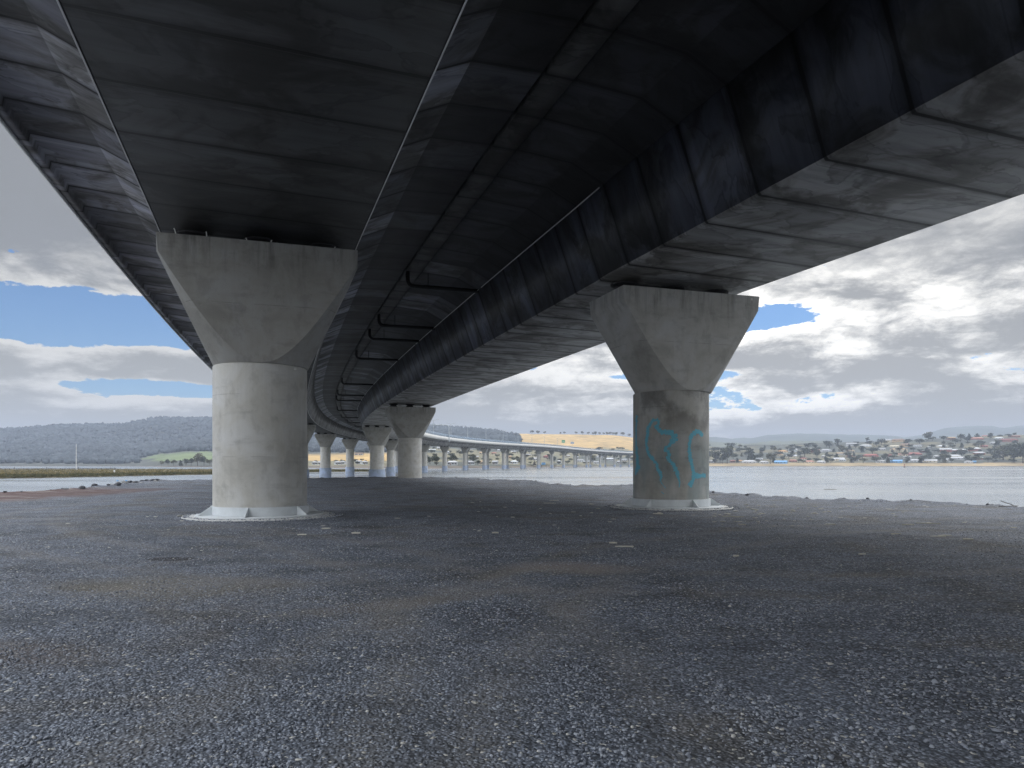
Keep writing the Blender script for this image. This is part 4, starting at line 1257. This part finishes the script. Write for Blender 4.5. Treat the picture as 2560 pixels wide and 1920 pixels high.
def house_meshes(w, d, h, roof_h, hip, wall, roof):
    key = (round(w), round(d), round(h * 2), hip, wall, roof)
    if key in BOX: return BOX[key]
    bm = bmesh.new(); add_box(bm, -w / 2, w / 2, -d / 2, d / 2, -3.0, h)
    if not hip:
        for sx in (-1, 1):
            f = [bm.verts.new((sx * w / 2, -d / 2, h)), bm.verts.new((sx * w / 2, d / 2, h)), bm.verts.new((sx * w / 2, 0, h + roof_h * 0.95))]
            bm.faces.new(f)
    bmesh.ops.recalc_face_normals(bm, faces=bm.faces); wm = bpy.data.meshes.new('wall'); bm.to_mesh(wm); bm.free(); wm.materials.append(HM[wall])
    bm = bmesh.new(); e = 0.5
    rx = w / 2 - d / 2 * 0.9 if hip else w / 2 + e
    rx = max(rx, 0.4)
    b0 = [bm.verts.new(c_) for c_ in ((-w / 2 - e, -d / 2 - e, h), (w / 2 + e, -d / 2 - e, h), (w / 2 + e, d / 2 + e, h), (-w / 2 - e, d / 2 + e, h))]
    b1 = [bm.verts.new((c_.co.x, c_.co.y, h + 0.18)) for c_ in b0]
    t0, t1 = bm.verts.new((-rx, 0, h + roof_h + .18)), bm.verts.new((rx, 0, h + roof_h + .18))
    for i in range(4): bm.faces.new((b0[i], b0[(i + 1) % 4], b1[(i + 1) % 4], b1[i]))
    bm.faces.new(b0[::-1]); bm.faces.new((b1[0], b1[1], t1, t0)); bm.faces.new((b1[2], b1[3], t0, t1)); bm.faces.new((b1[1], b1[2], t1)); bm.faces.new((b1[3], b1[0], t0))
    bmesh.ops.recalc_face_normals(bm, faces=bm.faces); rm = bpy.data.meshes.new('roof'); bm.to_mesh(rm); bm.free(); rm.materials.append(HM[roof])
    ws = []
    for cx_ in (-w * 0.32, 0.06 * w, w * 0.34):
        bm = bmesh.new(); add_box(bm, cx_ - 0.9, cx_ + 0.9, -d / 2 - 0.06, -d / 2 + 0.1, h - 2.0, h - 0.7)
        me = bpy.data.meshes.new('window'); bm.to_mesh(me); bm.free(); me.materials.append(M['window']); ws.append(me)
    bm = bmesh.new(); add_box(bm, -w * 0.16 - 0.5, -w * 0.16 + 0.5, -d / 2 - 0.05, -d / 2 + 0.1, 0.0, 2.05)
    dm = bpy.data.meshes.new('door'); bm.to_mesh(dm); bm.free(); dm.materials.append(HM['brown'])
    bm = bmesh.new(); add_box(bm, w * 0.22, w * 0.22 + 0.7, 0.3, 1.0, h, h + roof_h + 1.0)
    cm = bpy.data.meshes.new('chimney'); bm.to_mesh(cm); bm.free(); cm.materials.append(HM['brick' if wall != 'white' else 'white'])
    BOX[key] = (wm, rm, ws, dm, cm); return BOX[key]


def house(px, py, wpx, roof, wall, label, group, storeys=1, hip=None, name='house'):
    x, y, z = land_at(px, py)
    w = max(wpx * 0.86 / FPX * y, 6.0); d = min(max(w * 0.5, 6.0), 11.0)
    h = 3.0 if storeys == 1 else 5.4
    hip = rr.random() < 0.6 if hip is None else hip
    wm, rm, ws, dm, cm = house_meshes(w, d, h, d * 0.24, hip, wall, roof)
    root = empty(name, (x, y + d / 2, z), math.atan2(-x, y) * 0.8 + rr.uniform(-0.4, 0.4)); tag(root, label, 'house', group)
    rf = None
    for nm, me in [('wall', wm), ('roof', rm)] + [('window', q) for q in ws] + [('door', dm)]:
        o = bpy.data.objects.new(nm, me); COL.objects.link(o); o.parent = root
        if nm == 'roof': rf = o
    if wpx > 22 or rr.random() < 0.3:
        o = bpy.data.objects.new('chimney', cm); COL.objects.link(o); o.parent = rf


TOWN = [(1848, 1156, 20, 'orange', 'cream'), (1832, 1156, 12, 'brick', 'brick'), (1875, 1158, 39, 'white', 'white'), (1912, 1159, 24, 'white', 'pale'), (1955, 1159, 34, 'blue', 'blue'), (1984, 1155, 22, 'salmon', 'brick'), (2025, 1158, 27, 'salmon', 'cream'),
    (2055, 1158, 22, 'pale', 'white'), (2100, 1151, 30, 'white', 'cream'), (1948, 1141, 30, 'tan', 'cream'), (1958, 1132, 28, 'orange', 'cream'), (1984, 1130, 24, 'white', 'pale'), (1979, 1144, 33, 'white', 'cream'), (2027, 1125, 16, 'pale', 'grey'), (2040, 1131, 24, 'brown', 'brick'),
    (2067, 1129, 28, 'grey', 'white'), (2060, 1144, 11, 'white', 'white'), (2105, 1137, 22, 'tan', 'white'), (1779, 1157, 14, 'white', 'white'), (2132, 1115, 27, 'grey', 'white'), (2167, 1117, 29, 'white', 'pale'), (2128, 1130, 22, 'tan', 'cream'), (2180, 1142, 40, 'red', 'brick'),
    (2125, 1144, 18, 'red', 'cream'), (2108, 1153, 18, 'white', 'pale'), (2204, 1157, 25, 'white', 'pale'), (2244, 1157, 32, 'blue', 'blue'), (2239, 1119, 22, 'cream', 'cream'), (2266, 1117, 26, 'brown', 'tan'), (2250, 1130, 44, 'tan', 'cream'), (2259, 1140, 26, 'salmon', 'cream'),
    (2289, 1138, 38, 'red', 'brick'), (2270, 1147, 20, 'white', 'white'), (2289, 1155, 28, 'white', 'pale'), (2329, 1156, 37, 'white', 'cream'), (2358, 1119, 26, 'pale', 'cream'), (2325, 1121, 12, 'grey', 'pale'), (2368, 1130, 30, 'white', 'brick'), (2400, 1129, 34, 'white', 'brick'),
    (2440, 1128, 30, 'pale', 'brick'), (2452, 1136, 30, 'white', 'brick'), (2386, 1144, 40, 'white', 'cream'), (2400, 1149, 33, 'white', 'white'), (2441, 1149, 42, 'green', 'brick'), (2375, 1153, 23, 'white', 'pale'), (2438, 1158, 10, 'blue', 'blue'), (2424, 1158, 20, 'grey', 'pale'),
    (2463, 1118, 18, 'red', 'brick'), (2380, 1100, 22, 'tan', 'brown'), (2446, 1099, 32, 'salmon', 'brick'), (2525, 1105, 46, 'maroon', 'brick'), (2540, 1093, 28, 'brown', 'brick'), (2465, 1093, 18, 'red', 'cream'), (2249, 1105, 34, 'brown', 'tan'), (2216, 1106, 30, 'grey', 'cream'),
    (2297, 1117, 20, 'grey', 'pale'), (2140, 1153, 16, 'grey', 'white'), (2083, 1153, 14, 'white', 'cream'), (2150, 1147, 22, 'salmon', 'cream'), (2222, 1142, 20, 'maroon', 'brick'), (2205, 1126, 22, 'grey', 'white'), (1900, 1150, 18, 'pale', 'white'), (2010, 1150, 18, 'red', 'cream'), (2345, 1144, 18, 'white', 'white'), (2310, 1131, 20, 'grey', 'brick'), (2490, 1110, 24, 'grey', 'white'), (2500, 1098, 22, 'pale', 'pale')]
cnt = {}
for hs in sorted(TOWN, key=lambda q: q[0]):
    two = hs[1] < 1132 and hs[2] > 20 and rr.random() < 0.4
    key = (hs[3], hs[4], row_of(hs[1])); i = cnt[key] = cnt.get(key, 0) + 1
    rest = 'in the %s row above the far shore' % key[2]
    lab = '%s-roofed %s house, %s of its colours %s' % (hs[3], hs[4] + (' walled' if hs[4] != 'brick' else ''), ORD[i - 1], rest)
    house(*hs, label=lab, group='houses on the hillside', storeys=2 if two else 1)
MIDH = [(1130, 1163, 30, 'white', 'white'), (1175, 1162, 20, 'grey', 'pale'), (1205, 1161, 18, 'tan', 'cream'), (1238, 1161, 14, 'grey', 'white'), (1285, 1160, 20, 'pale', 'pale'), (1300, 1152, 16, 'tan', 'cream'), (1398, 1158, 14, 'white', 'white'), (1450, 1155, 20, 'grey', 'pale'),
        (1470, 1159, 22, 'grey', 'cream'), (1492, 1160, 16, 'grey', 'pale'), (1525, 1151, 26, 'pale', 'grey'), (1548, 1158, 14, 'white', 'pale'), (1160, 1129, 16, 'white', 'pale'), (1175, 1123, 14, 'grey', 'pale'), (1205, 1136, 16, 'tan', 'cream'), (1235, 1137, 16, 'red', 'cream'), (1250, 1129, 14, 'white', 'white'),
        (1270, 1146, 20, 'tan', 'tan'), (1285, 1133, 14, 'white', 'cream'), (1320, 1141, 16, 'grey', 'cream'), (1340, 1151, 16, 'white', 'pale'), (1365, 1145, 12, 'red', 'brick'), (1420, 1143, 12, 'white', 'cream'), (1440, 1147, 14, 'grey', 'white'), (1500, 1145, 18, 'white', 'white'), (1080, 1129, 20, 'pale', 'pale'),
        (1100, 1123, 16, 'white', 'pale'), (1140, 1118, 16, 'pale', 'white'), (1095, 1113, 14, 'white', 'pale'), (1480, 1149, 14, 'tan', 'cream'), (1560, 1153, 18, 'grey', 'white'), (1115, 1134, 18, 'pale', 'pale'), (1190, 1147, 16, 'grey', 'cream'), (1215, 1151, 14, 'white', 'white')]
cnt = {}
for hs in sorted(MIDH, key=lambda q: q[0]):
    key = (hs[3], hs[4]); i = cnt[key] = cnt.get(key, 0) + 1
    house(*hs, label='%s-roofed %s house behind the far spans, %s of its colours towards the graffiti pier' % (hs[3], hs[4] + (' walled' if hs[4] != 'brick' else ''), ORD[i - 1]), group='houses behind the far spans')
for hs in [(785, 1162, 15, 'grey', 'pale'), (801, 1162, 11, 'grey', 'pale'), (842, 1162, 16, 'grey', 'pale'), (856, 1161, 12, 'grey', 'pale'), (896, 1160, 13, 'grey', 'pale'), (910, 1161, 12, 'grey', 'pale'), (890, 1138, 10, 'brown', 'white'), (902, 1138, 12, 'brown', 'white')]:
    fld = hs[1] < 1150
    house(*hs, label='brown-roofed house at the top of the straw field between the water piers' if fld else 'low pale house on the far bank, seen between the water piers', group='houses above the straw field' if fld else 'houses below the straw field')
for hs in [(62, 1146, 12, 'white', 'white'), (50, 1148, 9, 'white', 'white'), (90, 1117, 10, 'white', 'pale'), (130, 1116, 9, 'white', 'pale'), (206, 1107, 6, 'white', 'white'), (285, 1097, 6, 'white', 'white'), (265, 1129, 14, 'tan', 'tan'), (100, 1144, 8, 'white', 'white')]:
    house(*hs, label='tan house among the trees on the forested hill' if hs[3] == 'tan' else 'tiny pale house among the trees on the forested hill', group='houses on the forested hill')

# ------------------------------------------------------------------ marsh bank with grass, fence, mast and markers
MP = np.array([-700, 0, 150, 300, 532, 780, 985, 1000]); MN = np.array([160, 206, 222, 246, 285, 372, 418, 440]); MF = np.array([520, 520, 520, 520, 520, 470, 445, 441])
pxm = np.arange(-700, 1001, 8.0)
V = []
for px in pxm:
    n0, n1 = np.interp(px, MP, MN), np.interp(px, MP, MF)
    n0 += (fbm(np.array([px * 0.05]), np.array([3.0]), 4)[0] - 0.5) * 12
    for f, z in ((0, -0.4), (0.012, 0.35), (0.05, 0.55), (0.2, 0.5), (0.4, 0.55), (0.6, 0.5), (0.8, 0.55), (0.97, 0.5), (1.0, -0.4)):
        Y = n0 + (n1 - n0) * f; V.append(((px - CX) / FPX * Y, Y, z))
V = np.array(V).reshape(len(pxm), 9, 3)
idx = np.arange(len(pxm) * 9).reshape(len(pxm), 9)
F = np.stack([idx[:-1, :-1], idx[1:, :-1], idx[1:, 1:], idx[:-1, 1:]], -1)
m, t, b = material('marsh_soil')
n = noise(position(t), 0.15, 6.0, 0.6)
set_col(t, b, mix(n, (0.10, 0.085, 0.05), (0.20, 0.17, 0.09))); b.inputs['Roughness'].default_value = 0.95
tag(link('marsh_bank', np_mesh('marsh_bank', V.reshape(-1, 3), F.reshape(-1), 4), m, None, 180), kind='structure')
r = np.random.default_rng(33); V = []; F = []; T = []
for i in range(16000):
    px = r.uniform(-500, 985); q = r.random() ** 2.2
    n0, n1 = np.interp(px, MP, MN), np.interp(px, MP, MF)
    n0 += (fbm(np.array([px * 0.05]), np.array([3.0]), 4)[0] - 0.5) * 12
    Y = n0 + 1.0 + (n1 - n0 - 3) * q; X = (px - CX) / FPX * Y
    edge = q < 0.03
    hgt = r.uniform(0.35, 0.8) * (1.3 if edge else 1.0); wd = r.uniform(0.5, 1.5)
    tint = r.random() * (0.35 if edge else 1.0)
    for k in range(4):
        o = len(V); dx_, dy_ = r.normal() * wd * 0.5, r.normal() * wd * 0.5; w_ = wd * 0.28
        a = r.random() * 3.14
        V += [(X + dx_ - w_ * math.cos(a), Y + dy_ - w_ * math.sin(a), 0.3), (X + dx_ + w_ * math.cos(a), Y + dy_ + w_ * math.sin(a), 0.3), (X + dx_ + r.normal() * 0.15, Y + dy_, 0.45 + hgt * r.uniform(0.6, 1.1))]
        F += [o, o + 1, o + 2]; T += [tint] * 3
me = np_mesh('marsh_grass', V, F, 3)
a = me.attributes.new('tint', 'FLOAT', 'POINT'); a.data.foreach_set('value', np.array(T, dtype=np.float32))
m, t, b = material('marsh_grass_blades')
tn = attr(t, 'tint')
set_col(t, b, mix(tn.step(0.1, 0.9), (0.075, 0.075, 0.035), (0.25, 0.20, 0.095))); b.inputs['Roughness'].default_value = 0.9
tag(link('marsh_grass', me, m), 'olive and straw coloured grass on the low marsh bank', 'grass', kind='stuff')

M['timber'] = plain('weathered_timber', (0.06, 0.055, 0.05), 0.9)
M['mastwhite'] = plain('pale_mast', (0.62, 0.63, 0.65), 0.6)
fx0, fy0 = (-160 - CX) / FPX * 470, 470
fence = empty('rail_fence', (fx0, fy0, 0.5)); tag(fence, 'dark low rail fence along the back of the grassy marsh bank', 'fence')
bm = bmesh.new(); add_box(bm, 0, 118, -0.08, 0.08, 0.75, 0.95); from_bm('rail', bm, M['timber'], fence)
for i in range(40):
    bm = bmesh.new(); h_ = 1.05 + (0.8 if i % 7 == 3 else 0)
    add_box(bm, i * 3 - 0.12, i * 3 + 0.12, 0.1, 0.34, -0.6, h_); from_bm('post', bm, M['timber'], fence)
root = empty('mast', ((190.5 - CX) / FPX * 480, 480, 0.4)); tag(root, 'tall thin pale mast standing on the grassy marsh bank', 'mast')
bm = bmesh.new(); add_tube(bm, [(0, 0, -0.3), (0, 0, 9), (0, 0, 17.2)], [0.26, 0.2, 0.14], 8); from_bm('pole', bm, M['mastwhite'], root)
bm = bmesh.new(); add_box(bm, -0.6, 0.6, -0.6, 0.6, -0.2, 0.5); from_bm('foot', bm, M['pad'], root)
root = empty('marker_post', ((286 - CX) / FPX * 300, 300, 0.4)); tag(root, 'short marker post with white base and dark top on the marsh', 'marker')
bm = bmesh.new(); add_box(bm, -0.22, 0.22, -0.22, 0.22, -0.2, 1.3); from_bm('base', bm, M['mastwhite'], root)
bm = bmesh.new(); add_tube(bm, [(0, 0, 1.3), (0, 0, 2.3)], 0.1, 8); from_bm('pole', bm, M['timber'], root)
M['buoyblue'] = plain('blue_plastic', (0.05, 0.20, 0.42), 0.5)
for i, (px_, lb) in enumerate(((293.5, 'blue buoy floating near the rubble heap, farther from the clean pier'), (315.5, 'blue buoy floating near the rubble heap, closer to the clean pier'))):
    bm = bmesh.new(); add_lathe(bm, [(0.05, -0.12), (0.16, -0.08), (0.24, 0.0), (0.22, 0.09), (0.08, 0.15), (0.04, 0.24), (0.01, 0.25)], 14)
    o = from_bm('buoy', bm, M['buoyblue'], None, 60); Y = 178; o.location = ((px_ - CX) / FPX * Y, Y, 0.02); o.scale = (1.3, 1.3, 1.0); tag(o, lb, 'buoy', 'blue buoys')
root = empty('channel_marker', ((2261 - CX) / FPX * 900, 900, 0)); tag(root, 'small dark red channel marker standing in the water off the far shore', 'marker')
bm = bmesh.new(); add_lathe(bm, [(1.2, -0.5), (1.2, 0.5), (0.5, 1.0), (0.3, 1.2)], 12); from_bm('float', bm, M['timber'], root)
bm = bmesh.new(); add_tube(bm, [(0, 0, 1.2), (0, 0, 4.2)], [0.3, 0.18], 8); add_box(bm, -0.5, 0.5, -0.5, 0.5, 2.6, 3.6); from_bm('topmark', bm, HM['red'], root)
o = stick((2075 - CX) / FPX * 118, 118, 2.2, 0.09, 0.1, M['drift_dark'], 'dark log floating on the grey water past the graffiti pier', None, 'log', 0, 'floating_log')
o.location.z = 0.03

# ------------------------------------------------------------------ jetty and crane behind the far spans
jx, jy, jz = (1318 - CX) / FPX * 880, 880, 0
root = empty('jetty', (jx, jy, 0)); tag(root, 'low dark jetty on piles at the far bank behind the spans', 'jetty')
bm = bmesh.new(); add_box(bm, 0, 36, 0, 5, 2.6, 3.3); from_bm('deck', bm, M['timber'], root)
for i in range(7):
    bm = bmesh.new(); add_tube(bm, [(2 + i * 5.3, 1, -0.6), (2 + i * 5.3, 1, 2.6)], 0.3, 8); from_bm('pile', bm, M['timber'], root)
root = empty('crane', (jx + 9, jy + 2.5, 3.3)); tag(root, 'dark crane with a leaning boom standing on the jetty', 'crane')
bm = bmesh.new(); add_box(bm, -2, 2, -1.5, 1.5, 0.02, 1.0); add_box(bm, -1.5, 1.2, -1.3, 1.3, 1.0, 3.2); from_bm('cab', bm, M['timber'], root)
bm = bmesh.new(); add_tube(bm, [(0.5, 0, 2.6), (-1.5, 0, 8), (-3.4, 0, 14)], [0.4, 0.35, 0.2], 6); from_bm('boom', bm, M['timber'], root)
root = empty('site_cabin', (jx + 20, jy + 2.5, 3.3)); tag(root, 'small blue site cabin standing on the jetty', 'cabin')
bm = bmesh.new(); add_box(bm, -2.4, 2.4, -1.3, 1.3, 0.01, 2.7); from_bm('wall', bm, HM['blue'], root)
bm = bmesh.new(); add_box(bm, -2.6, 2.6, -1.5, 1.5, 2.71, 2.95); from_bm('roof', bm, HM['grey'], root)

# ------------------------------------------------------------------ lamps, gantry and signs on the far bridge
def at_bearing(px, u):
    best = min(np.arange(150, 1190, 2.0), key=lambda s: abs((deck_point(s, u, 0)[0] / deck_point(s, u, 0)[1]) - (px - CX) / FPX) + (0 if s > 300 else 1))
    return float(best)


bm = bmesh.new(); add_tube(bm, [(0, 0, 0), (0, 0, 6), (0, 0, 11.6)], [0.20, 0.17, 0.13], 8); POLE = bpy.data.meshes.new('pole'); bm.to_mesh(POLE); bm.free(); POLE.materials.append(M['galv'])
ARM = []; HEADM = []
for sg in (-1, 1):
    bm = bmesh.new(); add_tube(bm, [(0, 0, 11.5), (sg * 0.8, 0, 12.0), (sg * 2.6, 0, 12.35)], [0.11, 0.10, 0.09], 6); me = bpy.data.meshes.new('arm'); bm.to_mesh(me); bm.free(); me.materials.append(M['galv']); ARM.append(me)
    bm = bmesh.new(); add_box(bm, min(sg * 2.5, sg * 3.3), max(sg * 2.5, sg * 3.3), -0.16, 0.16, 12.30, 12.46); me = bpy.data.meshes.new('lamp_head'); bm.to_mesh(me); bm.free(); me.materials.append(M['galv']); HEADM.append(me)
for i, px_ in enumerate((1084, 1127, 1170, 1215, 1258, 1295, 1330, 1361, 1393)):
    s = at_bearing(px_, 7.15); x_, y_, z_ = deck_point(s, 7.15, 3.5)
    root = empty('street_lamp', (x_, y_, z_), -centre(s)[2])
    tag(root, 'twin-armed street lamp on the far bridge, %s in the row from the nearest' % ORD[i], 'street lamp', 'twin-armed lamps on the far bridge')
    link('pole', POLE, None, root)
    for k in (0, 1):
        am = link('arm', ARM[k], None, root); link('lamp_head', HEADM[k], None, am)
s = at_bearing(1122, UGAP + 7.3); x_, y_, z_ = deck_point(s, UGAP + 7.3, 3.2)
root = empty('sign_gantry', (x_, y_, z_), -centre(s)[2]); tag(root, 'grey curved cantilever gantry arching over the far carriageway', 'gantry')
pts = [(0, 0, -0.6), (0, 0, 6.8)] + [(-1.8 * (1 - math.cos(a)), 0, 6.8 + 1.7 * math.sin(a)) for a in np.linspace(0.25, 1.57, 6)] + [(-13.0, 0, 8.5)]
bm = bmesh.new(); add_tube(bm, pts, 0.24, 10); from_bm('arm', bm, M['galv'], root, 60)
bm = bmesh.new(); add_box(bm, -0.14, 0.5, -0.4, 0.4, -1.2, -0.5); from_bm('bracket', bm, M['galv'], root)
for xx_ in (-4.5, -8.5):
    bm = bmesh.new(); add_box(bm, xx_ - 0.5, xx_ + 0.5, -0.2, 0.2, 8.55, 9.0); from_bm('detector_box', bm, M['galv'], root)
M['signgreen'] = plain('sign_green', (0.015, 0.26, 0.11), 0.5)
M['signback'] = plain('sign_back', (0.30, 0.36, 0.45), 0.5)
for px_, w_, h_, mt, lb in ((1408, 3.6, 2.9, 'signgreen', 'green road sign with white strokes on the far bridge'), (1431, 4.0, 2.4, 'signback', 'grey-blue back of a road sign on the far bridge')):
    s = at_bearing(px_, UGAP + 5.5); x_, y_, z_ = deck_point(s, UGAP + 5.5, 3.5)
    root = empty('road_sign', (x_, y_, z_), math.atan2(-x_, y_)); tag(root, lb, 'road sign')
    bm = bmesh.new(); add_box(bm, -w_ / 2, w_ / 2, -0.08, 0.08, 6.2, 6.2 + h_); from_bm('sign_panel', bm, M[mt], root)
    bm = bmesh.new(); add_tube(bm, [(0, 0.2, 0), (0, 0.2, 6.2 + h_ * 0.8)], 0.14, 8); from_bm('post', bm, M['galv'], root)
    if mt == 'signgreen':
        for k in (-0.6, 0.6):
            bm = bmesh.new(); add_box(bm, k - 0.22, k + 0.22, -0.11, -0.085, 6.9, 8.3); from_bm('marking', bm, M['mastwhite'], root)

# ------------------------------------------------------------------ haze in the air
m = bpy.data.materials.new('air_haze'); m.use_nodes = True
t = m.node_tree; t.nodes.clear()
pvn = t.nodes.new('ShaderNodeVolumePrincipled')
pvn.inputs['Color'].default_value = (0.68, 0.78, 0.98, 1); pvn.inputs['Density'].default_value = 0.00016; pvn.inputs['Anisotropy'].default_value = 0.2
on = t.nodes.new('ShaderNodeOutputMaterial'); t.links.new(pvn.outputs[0], on.inputs['Volume'])
bm = bmesh.new(); add_box(bm, -7500, 7500, -400, 7400, -25, 330)
hz = from_bm('haze', bm, m); tag(hz, kind='stuff')
